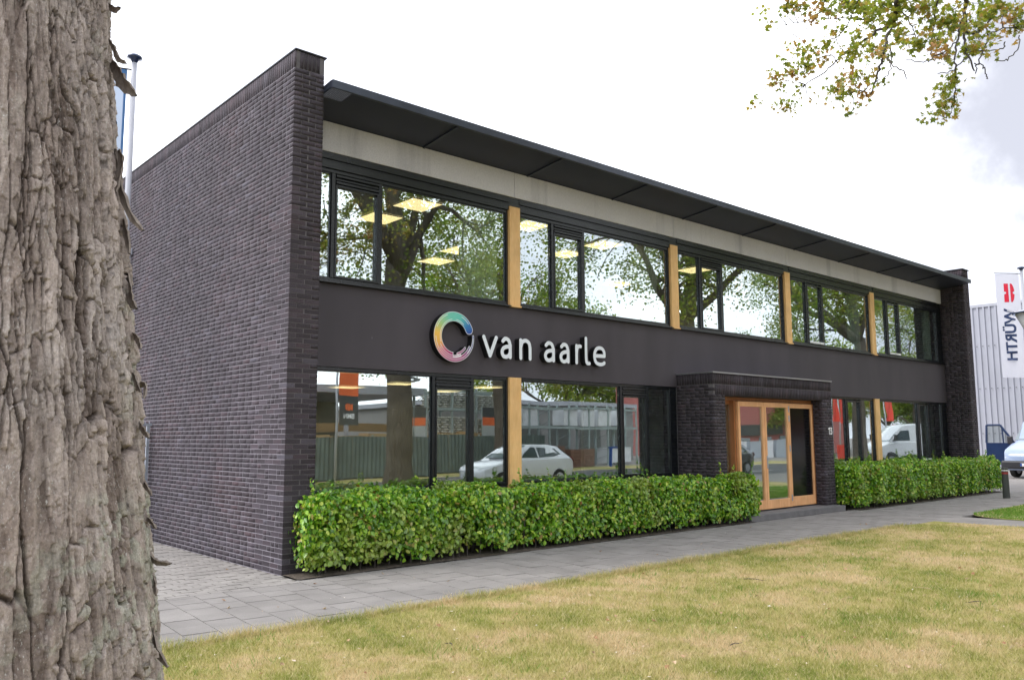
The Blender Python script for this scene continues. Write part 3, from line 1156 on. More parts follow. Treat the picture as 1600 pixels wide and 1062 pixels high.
# upper head box, sill
hb = empty('head_profile'); hb.parent = bld
for k, (a, b_) in enumerate(edges_u):
    h = MB()
    h.box(a, b_, 0.672, 0.78, 5.374, 5.47)
    h.box(a, b_, 0.690, 0.78, 5.474, 5.50)
    h.box(a, b_, 0.668, 0.78, 5.504, 5.60)
    h.build('head_panel', M['frame'], hb, bevel=0.003)
h = MB(); h.box(21.40, X2+.004, 0.70, 0.95, 3.75, 5.60); h.build('end_infill', M['frame'], hb)
for px0 in P:
    h = MB(); h.box(px0-HB, px0+HB, 0.68, 0.78, 5.44, 5.60); h.build('head_panel', M['frame'], hb, bevel=0.003)
sl = empty('sill'); sl.parent = bld
for k, (a, b_) in enumerate(edges_u):
    h = MB()
    e = b_ if k < 4 else X2
    h.box(a, e, 0.610, 0.74, 3.744, 3.757)
    h.box(a, e, 0.640, 0.74, 3.757, 3.768)
    h.box(a, e, 0.668, 0.74, 3.768, 3.778)
    h.build('sill_profile', M['frame'], sl, bevel=0.002)
for px0 in P:
    bar(bld, px0-HB+.004, px0+HB-.004, 0.650, 0.775, 3.775, 5.438, 'wooden_post', 'wood_post', 0.004)
    h = MB(); h.box(px0-HB, px0+HB, 0.625, 0.74, 3.746, 3.772); h.build('post_foot', M['wood_post'], bld)
# lower windows
window_unit(WIN, P[0]-HB-.01, 0.865, 2.592, 2.72, 3.465, 'vent')
window_unit(P[0]+HB+.01, PX0-.16, 0.865, 2.592, 6.965, 7.72, 'vent')
h = MB(); h.box(PX0-.16, PX0+.01, 0.705, 0.90, 0.865, 2.592); h.build('infill_panel', M['frame'], bld)
h = MB(); h.box(PX1-.01, PX1+.30, 0.705, 0.90, 0.865, 2.592); h.build('infill_panel', M['frame'], bld)
window_unit(PX1+.30, P[3]-HB-.01, 0.865, 2.592, 15.50, 16.28, 'plain')
window_unit(P[3]+HB+.01, 21.40, 0.865, 2.592, 19.72, 20.44, 'plain')
h = MB(); h.box(21.40, X2+.004, 0.70, 0.95, 0.865, 2.592); h.build('infill_panel', M['frame'], bld)
for px0 in (P[0], P[3]):
    bar(bld, px0-HB-.008, px0+HB+.008, 0.655, 0.775, 0.80, 2.590, 'wooden_post', 'wood_post', 0.004)

# ------------------------------------------------------------------ entrance doors and step
ent = empty('entrance_doors'); ent.parent = bld
DY = 0.06
b = MB()
b.box(OX0, OX1, DY+.03, DY+.16, 2.33, LZ-.002)
b.box(OX0, OX0+.07, DY+.03, DY+.16, .12, 2.33)
b.box(OX1-.09, OX1, DY+.0, DY+.16, .12, 2.33)
b.build('door_frame', M['wood_frame'], ent, bevel=0.004)
b = MB(); b.box(9.60, 9.655, DY-.0, DY+.16, .12, 2.33); b.build('door_frame', M['wood_frame'], ent)
b = MB(); b.box(OX0, OX1, DY+.0, DY+.2, .118, .145); b.build('threshold', M['dark_plastic'], ent)
sl_ = empty('side_light'); sl_.parent = ent
for za, zb_ in ((.15, .22), (2.26, 2.33)):
    b = MB(); b.box(OX0+.07, 9.60, DY+.09, DY+.13, za, zb_); b.build('rail', M['wood_frame'], sl_)
pane(sl_, OX0+.07, 9.60, .22, 2.26, DY+.11)


def leaf(x0, x1, y, handle=None, st=.072, bot=.18, name='door'):
    r = empty(name, (x0, y, 0.15)); r.parent = ent
    w = x1-x0; H = 2.17
    # third level: the rails, pane, handle hang directly under the leaf
    b = MB()
    b.box(0, st, 0, .06, 0, H); b.box(w-st, w, 0, .06, 0, H)
    b.box(st, w-st, 0.002, .058, 0, bot); b.box(st, w-st, 0.002, .058, H-.10, H)
    b.build('door_rails', M['wood_door'], r, bevel=0.005)
    q = MB(); q.box(-(w-2*st)/2, (w-2*st)/2, -.003, .003, -(H-.1-bot)/2, (H-.1-bot)/2)
    p = q.build('pane', M['glass'], r, loc=(w/2, .03, (bot+H-.1)/2))
    p.rotation_euler = (0, 0, random.uniform(-.006, .006))
    return r


d1 = leaf(9.66, 10.60, DY-.06)
d2 = leaf(10.61, 11.56, DY-.06)
d3 = leaf(11.60, 12.585, DY-.03, st=.06, bot=.2, name='side_panel')
for _o in COL.objects:
    if _o.parent == d3 and _o.name.startswith('pane'):
        _o.data.materials[0] = M['dark_pane']
b = MB(); b.box(.025, .06, -.012, .0, .82, 1.08); b.tube([(.042, -.03, 1.02), (.15, -.035, 1.02)], .009, 8); b.tube([(.042, 0, 1.02), (.042, -.032, 1.02)], .009, 8)
b.build('door_handle', M['galv'], d2)
for z in (.12, 1.15, 1.78, 1.98):
    b = MB(); b.box(.925, .955, -.012, .004, z, z+.13); b.build('hinge', M['galv'], d2)
step = empty('entrance_step', (0, 0, 0)); step.parent = bld
b = MB(); b.box(9.35, 13.02, -0.42, -0.05, 0.0, 0.118); b.box(OX0+.01, OX1-.01, -0.05, 0.3, 0, 0.1175)
b.build('step_slab', M['step'], step, bevel=0.006)

# house number 13, raised letters on the right pillar
hn = empty('house_number', (12.90, PY-.012, 1.66), 'small white house number 13 on the brick pillar right of the doors', 'house number')


def stroke_mesh(polys, hw, cell, depth, name, mat_face, mat_side, parent, loc, sdf=None, bounds=None, face_y=0.0):
    """letter built from the region within hw of the strokes; face at y=face_y, body going back by depth"""
    if sdf is None:
        segs = []
        for pl in polys:
            pl = np.array(pl, float)
            if len(pl) > 2 and not getattr(stroke_mesh, 'straight', False):
                out = []
                q = np.vstack([2*pl[0]-pl[1], pl, 2*pl[-1]-pl[-2]])
                for i in range(1, len(q)-2):
                    for t in np.linspace(0, 1, 8, endpoint=False):
                        p0, p1, p2, p3 = q[i-1], q[i], q[i+1], q[i+2]
                        out.append(0.5*((2*p1)+(-p0+p2)*t+(2*p0-5*p1+4*p2-p3)*t*t+(-p0+3*p1-3*p2+p3)*t**3))
                out.append(pl[-1])
                pl = np.array(out)
            for i in range(len(pl)-1):
                segs.append((pl[i], pl[i+1]))

        def sdf(X, Y):
            d = np.full(X.shape, 9.0)
            for a, b in segs:
                ab = b-a; L2 = ab @ ab+1e-12
                t = np.clip(((X-a[0])*ab[0]+(Y-a[1])*ab[1])/L2, 0, 1)
                d = np.minimum(d, np.hypot(X-a[0]-ab[0]*t, Y-a[1]-ab[1]*t))
            return d-hw
        allp = np.array([s[0] for s in segs]+[s[1] for s in segs])
        bounds = (allp[:, 0].min()-hw-cell, allp[:, 0].max()+hw+cell, allp[:, 1].min()-hw-cell, allp[:, 1].max()+hw+cell)
    x0, x1, y0, y1 = bounds
    nx = int((x1-x0)/cell)+2; ny = int((y1-y0)/cell)+2
    gx = x0+np.arange(nx)*cell; gy = y0+np.arange(ny)*cell
    X, Y = np.meshgrid(gx, gy, indexing='ij')
    D = sdf(X, Y)
    D = np.where(np.abs(D) < 1e-7, 1e-7, D)
    verts = []; vid = {}; faces = []; edges = []

    def gv(i, j):
        k = ('g', i, j)
        if k not in vid: vid[k] = len(verts); verts.append((gx[i], gy[j]))
        return vid[k]

    def ev(i, j, i2, j2):
        k = ('e', *sorted(((i, j), (i2, j2))))
        if k not in vid:
            t = D[i, j]/(D[i, j]-D[i2, j2])
            vid[k] = len(verts); verts.append((gx[i]+(gx[i2]-gx[i])*t, gy[j]+(gy[j2]-gy[j])*t))
        return vid[k]
    for i in range(nx-1):
        for j in range(ny-1):
            c = [(i, j), (i+1, j), (i+1, j+1), (i, j+1)]
            ins = [D[a, b] < 0 for a, b in c]
            if not any(ins): continue
            poly = []; kinds = []
            for k in range(4):
                a, b = c[k], c[(k+1) % 4]
                if ins[k]: poly.append(gv(*a)); kinds.append(0)
                if ins[k] != ins[(k+1) % 4]: poly.append(ev(*a, *b)); kinds.append(1 if ins[k] else 2)
            faces.append(tuple(poly))
            n = len(poly)
            for k in range(n):
                if kinds[k] == 1 and kinds[(k+1) % n] == 2:
                    edges.append((poly[k], poly[(k+1) % n]))
    n = len(verts)
    fb = MB()
    fb.add([(p[0], face_y, p[1]) for p in verts], faces)
    fo = fb.build(name, mat_face, parent, loc=loc)
    if depth:
        ring = sorted(set(e for ed in edges for e in ed)); idx = {v: k for k, v in enumerate(ring)}
        sb = MB()
        sb.add([(verts[v][0], face_y, verts[v][1]) for v in ring]+[(verts[v][0], face_y+depth, verts[v][1]) for v in ring], [(idx[a], idx[b], idx[b]+len(ring), idx[a]+len(ring)) for a, b in edges])
        so = sb.build('return', mat_side, fo)
        return fo
    return fo


b = MB(); 
stroke_mesh([[(.0, .115), (.035, .14)], [(.035, .14), (.035, 0)]], .011, .004, .02, 'digit', M['white_paint'], M['white_paint'], hn, (0, 0, 0))
stroke_mesh([[(.075, .14), (.13, .14)], [(.13, .14), (.10, .08)], [(.10, .08), (.125, .07), (.135, .04), (.12, .008), (.09, .0), (.07, .015)]], .011, .004, .02, 'digit', M['white_paint'], M['white_paint'], hn, (0, 0, 0))

# ------------------------------------------------------------------ company sign: ring emblem and eight letters
sign = empty('company_sign', (3.0, 0.56, 3.15), 'illuminated style sign of pale rounded letters beside a rainbow coloured ring on the dark band', 'sign')
RO, RI = 0.385, 0.238
RM, RH = (RO+RI)/2, (RO-RI)/2


def arc_sdf(X, Y, r, hw, a0, a1, cap=True):
    rr = np.hypot(X, Y); th = np.degrees(np.arctan2(Y, X))
    mid = (a0+a1)/2; half = (a1-a0)/2
    dth = (th-mid+180) % 360-180
    ins = np.abs(dth) <= half
    d = np.abs(rr-r)-hw
    e = np.full(X.shape, 9.0)
    for a in (a0, a1):
        ax, ay = r*math.cos(math.radians(a)), r*math.sin(math.radians(a))
        e = np.minimum(e, np.hypot(X-ax, Y-ay)-hw)
    if cap:
        return np.where(ins, d, e)
    # butt ends
    ang = (np.abs(dth)-half)*math.pi/180*rr
    return np.maximum(d, ang)


def ring_sdf(X, Y):
    d = arc_sdf(X, Y, RM, RH, 24, 180, True)
    d = np.minimum(d, arc_sdf(X, Y, RM, RH, 100, 266, False))
    d = np.minimum(d, arc_sdf(X, Y, 0.367, .018, 260, 365))
    d = np.minimum(d, arc_sdf(X, Y, 0.326, .020, 258, 334))
    d = np.minimum(d, arc_sdf(X, Y, 0.345, .03, 258, 318, False))
    d = np.minimum(d, arc_sdf(X, Y, 0.293, .016, 256, 296, False))
    d = np.minimum(d, arc_sdf(X, Y, 0.262, .019, 284, 322))
    return d


bnd = (-.42, .42, -.42, .42)
em = stroke_mesh(None, 0, .0085, .115, 'ring_emblem', M['ring'], M['black_return'], sign, (0, 0, 0), sdf=ring_sdf, bounds=bnd)
stroke_mesh(None, 0, .006, 0, 'white_outline', M['white_line'], None, sign, (0, -.0015, 0), sdf=lambda X, Y: np.maximum(ring_sdf(X, Y)+.001, -(ring_sdf(X, Y)+.0085)), bounds=bnd)


def dashes(X, Y):
    d = np.full(X.shape, 9.0)
    for r, a0, a1 in ((.352, 112, 158), (.268, 100, 200), (.345, 38, 66), (.268, 48, 82), (.348, 182, 300), (.318, 212, 295), (.288, 205, 290), (.300, 300, 318), (.348, 300, 340)):
        d = np.minimum(d, arc_sdf(X, Y, r, .0042, a0, a1))
    return np.maximum(d, ring_sdf(X, Y)+.004)


stroke_mesh(None, 0, .0045, 0, 'white_dashes', M['white_line'], None, sign, (0, -.003, 0), sdf=dashes, bounds=bnd)
GL = {
 'v': ([[(0, 1), (.5, 0)], [(.5, 0), (1, 1)]]),
 'a': ([[(.10, .86), (.36, 1.0), (.72, .92), (.88, .62)], [(.88, .66), (.88, 0)], [(.88, .57), (.5, .56), (.16, .46), (.02, .26), (.14, .05), (.42, 0), (.72, .08), (.88, .26)]]),
 'n': ([[(.08, 0), (.08, 1)], [(.08, .62), (.22, .90), (.52, 1.0), (.82, .88), (.92, .60)], [(.92, .62), (.92, 0)]]),
 'r': ([[(.1, 0), (.1, 1)], [(.1, .55), (.25, .85), (.55, .98), (.9, .98)]]),
 'l': ([[(.1, 1.5), (.1, .25)], [(.1, .3), (.18, .08), (.4, 0), (.8, .0)]]),
 'e': ([[(.04, .50), (.96, .52)], [(.96, .52), (.93, .78), (.75, .96), (.48, 1.0), (.2, .90), (.04, .65), (.03, .35), (.18, .09), (.5, 0), (.8, .03), (.94, .1)]]),
}
XH = 0.292
HWL = .032
letters = [('v', 3.55, 3.87), ('a', 3.925, 4.19), ('n', 4.31, 4.62), ('a', 4.88, 5.165), ('a', 5.245, 5.515), ('r', 5.62, 5.81), ('l', 5.86, 6.04), ('e', 6.08, 6.42)]
for ch, xa, xb in letters:
    w = (xb-xa)-2*HWL
    pl = [[(HWL+p[0]*w, p[1]*XH) for p in s] for s in GL[ch]]
    stroke_mesh(pl, HWL, .0095, .115, 'letter', M['letter_face'], M['black_return'], sign, (xa-3.0, 0, 2.905-3.15))
b = MB(); b.box(.42, 3.35, .118, .132, -.10, -.07); b.build('mounting_rail', M['dark_plastic'], sign)
b = MB()
for dx, dz in ((-.1, .26), (-.28, -.1), (.08, -.3), (.28, .18)):
    b.tube([(dx, .05, dz), (dx, .125, dz)], .01, 6)
b.build('stand_off', M['dark_plastic'], sign)

# ------------------------------------------------------------------ interior rooms
inn = empty('interior'); inn.parent = bld
b = MB()
b.box(WIN, X2, 7.5, 7.6, -.05, 6.03)
b.box(WIN, WIN+.05, 0.95, 7.5, .1, 6.0)
b.box(X2-.05, X2, 0.95, 7.5, .1, 6.0)
b.box(12.95, 13.05, 1.6, 7.5, 3.12, 5.5)
b.box(9.0, X2, 3.6, 3.7, .1, 2.7)
b.box(13.05, 17.3, 3.4, 3.5, 3.12, 5.5)
b.box(17.3, 17.4, 1.8, 3.5, 3.12, 5.5)
b.box(17.4, X2, 3.3, 3.4, 3.12, 5.5)
b.build('interior_wall', M['wall_white'], inn)
b = MB(); b.box(WIN, X2, 0.95, 7.5, 3.0, 3.1); b.box(WIN, X2, 0.95, 7.5, -.04, .1); b.build('floor', M['carpet'], inn)
b = MB(); b.box(WIN, X2, 0.80, 7.5, 5.505, 5.56); b.box(WIN, X2, 0.80, 7.5, 2.72, 2.78); b.build('ceiling', M['ceiling'], inn)
lights = [(x, y, 5.5) for x, y in ((3.12, 1.74), (3.10, 2.88), (5.48, 1.56), (5.75, 4.0), (6.0, 5.14), (7.67, 1.71), (7.68, 2.79), (1.0, 3.6), (11.18, 2.05), (11.2, 4.4))]
lights += [(x, y, 2.715) for x, y in ((4.75, 4.6), (6.9, 4.5), (4.5, 6.3), (2.5, 4.6), (7.1, 6.3), (2.4, 2.4), (16.0, 2.3))]
LWORDS = ['nearest the glass in the first upper window', 'second from the glass in the first upper window', 'cut by the first upper wooden post', 'deep in the room behind the second upper window', 'deepest in the first upper window, left of the curtain', 'nearest the glass in the second upper window', 'lower of two in the middle of the second upper window', 'at the far left end of the upper floor', 'behind the small casement of the third upper window', 'deep in the room of the third upper window', 'across the mirrored trunk in the first ground floor window', 'behind the first ground floor wooden post', 'highest and deepest in the first ground floor window', 'low at the left end of the ground floor', 'deep behind the second ground floor window', 'nearest the left wall on the ground floor', 'in the ground floor room right of the doors']
b = MB(); b.box(-.3, .3, -.3, .3, -.012, 0); me_l = b.mesh('diffuser', M['lamp_panel'])
b = MB(); b.box(-.32, .32, -.32, -.3, -.014, 0); b.box(-.32, .32, .3, .32, -.014, 0); b.box(-.32, -.3, -.3, .3, -.014, 0); b.box(.3, .32, -.3, .3, -.014, 0)
me_f = b.mesh('lamp_frame', M['white_sill'])
for k, (x, y, z) in enumerate(lights):
    r = empty('ceiling_light', (x, y, z-.004), 'square warm ceiling light '+LWORDS[k], 'ceiling light', 'upper floor ceiling lights' if z > 4 else 'ground floor ceiling lights')
    for nme, me in (('diffuser', me_l), ('lamp_frame', me_f)):
        o = bpy.data.objects.new(nme, me); COL.objects.link(o); o.parent = r


def curtain(x0, x1, z0, z1, y, label):
    w = x1-x0

    def fn(u, v):
        return (u*w, 0.035*math.sin(u*w*38+1.3*math.sin(u*7))+0.01*math.sin(v*4), v*(z1-z0))
    b = MB(); b.grid(fn, max(24, int(w*60)), 6)
    o = b.build('curtain', M['curtain'], smooth=True, loc=(x0, y, z0))
    return tag(o, label, 'curtain', 'sheer curtains behind the windows')


curtain(3.35, 4.12, 3.15, 5.48, 0.90, 'sheer pale curtain at the right end of the first upper window')
curtain(7.55, 8.30, 3.15, 5.48, 0.90, 'sheer pale curtain behind the second upper window, right of the grassy planter')
curtain(11.75, 12.25, 3.15, 5.48, 0.90, 'sheer pale curtain at the right end of the third upper window')
curtain(16.2, 16.85, 3.15, 5.48, 0.90, 'sheer pale curtain right of the black screen')
curtain(20.9, 21.35, 3.15, 5.48, 0.90, 'narrow pale curtain beside the vase of dried grasses')
curtain(13.9, 14.05, 3.15, 5.48, 0.88, 'narrow pale curtain strip just left of the plain casement')
b = MB(); b.box(0, 1.5, 0, .05, 0, .9); b.box(.7, .8, .05, .12, .2, .7)
r = tag(b.build('wall_screen', M['screen'], bevel=.01, loc=(14.75, 3.3, 3.95)), 'large black screen on the wall inside the fourth upper window', 'screen')
# inner sill shelf the plants stand on
h = MB(); h.box(WIN, X2, 0.78, 0.97, 3.742, 3.80); h.build('inner_sill', M['white_sill'], inn)


def blades_plant(name, x, y, z, w, d, h, n, pot, potmat, label, cat='plant', arch=.5, leafmat='plant_leaf', bw=.008):
    r = empty(name, (x, y, z), label, cat)
    pot.build('pot', M[potmat], r, smooth=False)
    rr = np.random.RandomState(int(x*100))
    V = []; F = []
    zb = pot.top
    for k in range(n):
        bx = rr.uniform(-w/2, w/2); by = rr.uniform(-d/2, d/2)
        an = rr.uniform(0, 2*math.pi); ln = h*rr.uniform(.6, 1.1); le = arch*rr.uniform(.1, 1)
        px, py = math.cos(an), math.sin(an)
        for s in range(4):
            t = s/3
            cxp = bx+px*le*ln*t*t; cyp = by+py*le*ln*t*t*.4
            zz = zb+ln*(t-.25*le*t*t)
            ww = bw*(1-t*.9)
            V += [(cxp-py*ww, cyp+px*ww, zz), (cxp+py*ww, cyp-px*ww, zz)]
        b0 = len(V)-8
        F += [(b0+2*s, b0+2*s+1, b0+2*s+3, b0+2*s+2) for s in range(3)]
    np_mesh('foliage', V, F, M[leafmat], r)
    return r


def potr(r0, r1, h):
    b = MB(); b.lathe([(r0, 0), (r1, h), (r1*.9, h), (r1*.9, h-.02)], 18); b.top = h-.01
    return b


def potb(w, d, h):
    b = MB(); b.box(-w/2, w/2, -d/2, d/2, 0, h); b.top = h-.005
    return b


SZ = 3.801
blades_plant('potted_plant', 4.72, .87, SZ, .1, .06, .55, 16, potr(.075, .10, .18), 'terracotta', 'tall thin plant in a terracotta pot on the upper window sill', arch=.4, bw=.014)
blades_plant('planter_of_grass', 6.45, .87, SZ, .55, .08, .26, 220, potb(.62, .15, .16), 'pot_grey', 'long grey planter of fine green grass on the upper sill', arch=.5)
blades_plant('planter_of_leaves', 7.2, .87, SZ, .42, .08, .40, 110, potb(.5, .15, .13), 'pot_black', 'black planter with bright upright green leaves on the upper sill', arch=.5, bw=.013)
for k, x in enumerate((5.42, 5.58, 5.74)):
    b = MB(); b.lathe([(.035, 0), (.045, .1), (.04, .1), (.038, .09)], 16)
    o = b.build('small_pot', M['pot_white'], smooth=True, loc=(x, .87, SZ))
    tag(o, ('left', 'middle', 'right')[k]+' one of three small cream pots on the sill of the second upper window', 'pot', 'three small cream pots on the sill')
blades_plant('leafy_plant', 2.75, .9, SZ, .3, .1, .30, 60, potr(.06, .08, .12), 'pot_white', 'leafy green plant on the sill of the first upper window', arch=.9, bw=.022)
blades_plant('leafy_plant', .62, .95, 4.05, .3, .15, .55, 50, potr(.06, .08, .12), 'pot_white', 'green plant beside the left brick wall in the first upper window', arch=.9, bw=.025)
for k, x in enumerate((1.12, 1.28, 1.42, 1.58)):
    hh = (.16, .24, .2, .14)[k]
    b = MB(); b.lathe([(.022, 0), (.024, hh*.6), (.009, hh*.8), (.009, hh), (.007, hh)], 14)
    tag(b.build('green_bottle', M['green_glass'], smooth=True, loc=(x, .87, SZ)), ('first', 'second', 'third', 'fourth')[k]+' green bottle from the left on the sill of the first upper window', 'bottle', 'green bottles on the window sill')
blades_plant('vase_of_dried_grass', 20.1, .88, SZ, .05, .03, .60, 14, potr(.05, .07, .18), 'pot_white', 'vase of dried grasses in the last upper window', 'vase', arch=.7, leafmat='straw', bw=.014)
for k, (x, y) in enumerate(((2.2, 3.2), (5.2, 3.4), (7.2, 3.2))):
    d = empty('desk', (x, y, .1), ('desk deep inside the first ground floor window', 'desk behind the first wooden post on the ground floor', 'desk deep inside the second ground floor window')[k], 'desk', 'desks inside')
    b = MB(); b.box(-.8, .8, -.4, .4, .70, .73); b.build('desk_top', M['white_sill'], d)
    for sx in (-.75, .75):
        b = MB(); b.box(sx-.03, sx+.03, -.36, .36, 0, .70); b.build('leg', M['galv'], d)

# ------------------------------------------------------------------ wall fittings on the left gable
sb = empty('sensor_box', (-.06, 6.35, 5.02), 'small pale sensor box on the left brick wall beside the flagpole', 'sensor')
b = MB(); b.box(-.04, .055, -.06, .06, -.06, .06); b.build('housing', M['grey_pole'], sb, bevel=.01)
b = MB(); b.tube([(.03, 0, -.06), (.045, 0, -.45)], .006, 6); b.build('cable', M['grey_pole'], sb)
cl = empty('wall_camera', (-.05, 6.25, 4.50), 'dark dome camera on the left brick wall below the sensor box', 'camera')
b = MB(); b.box(-.02, .048, -.04, .04, -.03, .05); b.build('bracket', M['grey_pole'], cl, bevel=.005)
b = MB(); b.lathe([(.02, -.16), (.07, -.13), (.085, -.08), (.08, -.03), (.03, 0)], 16, (-.1, 0, 0)); b.build('dome', M['dark_plastic'], cl, smooth=True)

gate = empty('steel_gate', (0, 4.85, 0), 'thin galvanised steel gate fixed to the left brick wall behind the trunk', 'gate')
b = MB(); b.box(-1.6, .0, -.02, .02, 1.84, 1.88); b.box(-1.55, -.06, -.015, .015, .08, .12); b.build('rail', M['galv'], gate)
for k in range(12):
    b = MB(); b.tube([(-.16-.13*k, 0, .12), (-.16-.13*k, 0, 1.84)], .012, 6); b.build('bar', M['galv'], gate)
b = MB()
for k in range(22):
    b.tube([(-.03-.07*k, 0, 1.88), (-.04-.07*k, 0, 1.92)], [.008, .001], 5)
b.build('spike_row', M['galv'], gate)
b = MB(); b.box(-.075, -.03, -.02, .02, 0, 1.84); b.build('post', M['galv'], gate)
b = MB(); b.box(-1.65, -1.6, -.03, .03, 0, 1.95); b.build('post', M['galv'], gate)


# ------------------------------------------------------------------ flags
def banner(name, base, top, pole_r, fw, fh, side, mat, label, cap=True, wave=.05, arm=True, kind='beach', pole_mat='grey_pole', nx=14, ny=40):
    """pole at base; banner hanging on horizontal arm towards unit 2D vector side"""
    r = empty(name, base, label, 'flag')
    H = top
    b = MB(); b.tube([(0, 0, 0), (0, 0, H*.5), (0, 0, H)], [pole_r*1.3, pole_r*1.1, pole_r*.9], 14)
    b.build('pole', M[pole_mat], r, smooth=True)
    if cap:
        b = MB(); b.lathe([(pole_r*.9, 0), (pole_r*1.3, .05), (pole_r*2.6, .07), (pole_r*2.4, .10), (pole_r*1.2, .13), (.004, .135)], 20, (0, 0, H))
        b.build('pole_cap', M['car_navy'], r, smooth=True)
    sx, sy = side
    nxn, nyn = -sy, sx

    def surf(u, v, off=0.0):
        """u 0..1 away from the pole, v 0..1 downward"""
        a = pole_r*2.2+u*fw
        w = wave*math.sin(u*4.2+v*3.0)*(.2+v)+wave*.5*math.sin(u*9+v*7+1)*v+off
        return (sx*a+nxn*w, sy*a+nyn*w, H-.12-v*fh)
    b = MB(); b.grid(lambda u, v: surf(u, v), nx, ny)
    cl_ = b.build('banner', M[mat], r, smooth=True)
    if arm:
        b = MB(); b.tube([(0, 0, H-.11), (sx*(fw+pole_r*2.2+.03), sy*(fw+pole_r*2.2+.03), H-.09)], .012, 8)
        b.build('arm', M['dark_plastic'], r)
    return r, surf


# left flag behind the trunk
fl, surf = banner('flagpole', (-1.06, 3.07, 0), 7.16, .042, .95, 3.0, (-.93, .36), 'flag_blue', 'grey pole with a pale blue hanging flag between the trunk and the left gable', wave=.04)
b = MB(); b.grid(lambda u, v: surf(u, v*.05, .004), 14, 2); b.grid(lambda u, v: surf(u, v*.05, -.004), 14, 2); b.grid(lambda u, v: surf(u*.035, v, .004), 2, 40); b.grid(lambda u, v: surf(u*.035, v, -.004), 2, 40)
b.build('hem', M['flag_band'], fl)

# right white flag with red emblem and dark letters, seen from behind
fdir = Vector((RT[0], RT[1], 0)).normalized()
fr, surfR = banner('flagpole', (26.95, -.02, 0), 7.22, .05, .80, 3.55, (-fdir.x, -fdir.y), 'flag_white', 'pole with a white banner of red emblem and dark letters before the metal hall', wave=.05)


def text_tris(txt, bold=.0):
    cu = bpy.data.curves.new('text', 'FONT')
    cu.body = txt; cu.size = 1.0; cu.offset = bold
    cu.resolution_u = 4
    ob = bpy.data.objects.new('text', cu); COL.objects.link(ob)
    bpy.context.view_layer.update()
    me = bpy.data.meshes.new_from_object(ob.evaluated_get(bpy.context.evaluated_depsgraph_get()))
    vs = [tuple(v.co) for v in me.vertices]; fs = [tuple(p.vertices) for p in me.polygons]
    bpy.data.objects.remove(ob); bpy.data.curves.remove(cu); bpy.data.meshes.remove(me)
    return vs, fs


def text_bounds(vs):
    a = np.array(vs)
    return a[:, 0].min(), a[:, 0].max(), a[:, 1].min(), a[:, 1].max()


# the word runs down the banner; from behind its letters' tops point away from the pole
vs, fs = text_tris('W\u00dcRTH', .034)
x0, x1, y0, y1 = text_bounds(vs)


def on_flag(vs, fs, surf, u_of, v_of, off):
    return [surf(u_of(p), v_of(p), off) for p in vs], fs


# letter tops (y max) lie at larger u (further from the pole); reading direction is down the banner
ytop = text_bounds([p for p in vs if True])[3]
cap_h = 0.72
for off in (-.006, .006):
    q, f2 = on_flag(vs, fs, surfR, lambda p: .30+.42*(p[1]/cap_h), lambda p: .335+.50*(p[0]-x0)/(x1-x0), off)
    b = MB(); b.add(q, f2); b.build('lettering', M['navy_print'], fr)
    b = MB()
    def half(sgn, fnn):
        pts = []
        for k in range(17):
            t = -1+2*k/16
            pts.append((t, fnn(t)))
        return pts
    # emblem: two red slabs with rounded outer end and white notches
    for kk, (ua, ub, rnd) in enumerate(((.24, .41, True), (.49, .67, False))):
        N = 24
        for i in range(N):
            for j in range(4):
                v0, v1 = -1+2*i/N, -1+2*(i+1)/N
                def lim(v):
                    if rnd:
                        lo = ub-(ub-ua)*math.sqrt(max(0, 1-(v*.93)**2)); lo = max(lo, ua+(.07 if abs(v) < .13 else 0)); return lo, ub
                    hi = ub-(.08 if abs(v) < .13 else 0); return ua, hi
                l0, h0 = lim(v0); l1, h1 = lim(v1)
                a0, a1 = l0+(h0-l0)*j/4, l0+(h0-l0)*(j+1)/4
                c0, c1 = l1+(h1-l1)*j/4, l1+(h1-l1)*(j+1)/4
                b.add([surfR(a0, .185+.090*v0, off), surfR(a1, .185+.090*v0, off), surfR(c1, .185+.090*v1, off), surfR(c0, .185+.090*v1, off)], [(0, 1, 2, 3)])
    b.build('emblem', M['red_print'], fr)

# ------------------------------------------------------------------ sheet metal hall on the right
hall = empty('sheet_metal_hall', (40, 0, 0), 'tall lavender grey hall with ribbed sheet metal cladding behind the van', 'building')
RIB = 0.27
HZ = 7.95
for k in range(11):                                   # cladding panels of five ribs
    ya = 9.5-(k+1)*RIB*4
    def prof(nr):
        pts = []
        for i in range(nr):
            y = ya+i*RIB
            pts += [(y, 0), (y+.15, 0), (y+.17, -.07), (y+.25, -.07)]
        pts.append((ya+nr*RIB, 0))
        return pts
    pr = prof(4)
    b = MB()
    vsn = []
    for z in (0, HZ):
        for y, dx in pr: vsn.append((dx, y, z))
    n = len(pr)
    b.add(vsn, [(i, i+n, i+n+1, i+1) for i in range(n-1)])
    b.build('cladding_panel', M['corrugated'], hall)
b = MB(); b.box(.05, 18, -2.3, 9.4, 0, HZ-.05); b.build('hall_body', M['corrugated'], hall)
b = MB(); b.box(-.08, .25, -2.45, 9.55, HZ, HZ+.14); b.build('roof_edge', M['grey_pole'], hall)
b = MB()
for z in (1.7, 3.9, 6.0):
    for k in range(40):
        y = 9.3-k*RIB
        b.box(-.062, -.045, y-.02, y+.02, z-.02, z+.02)
b.build('screw_heads', M['dark_plastic'], hall); 


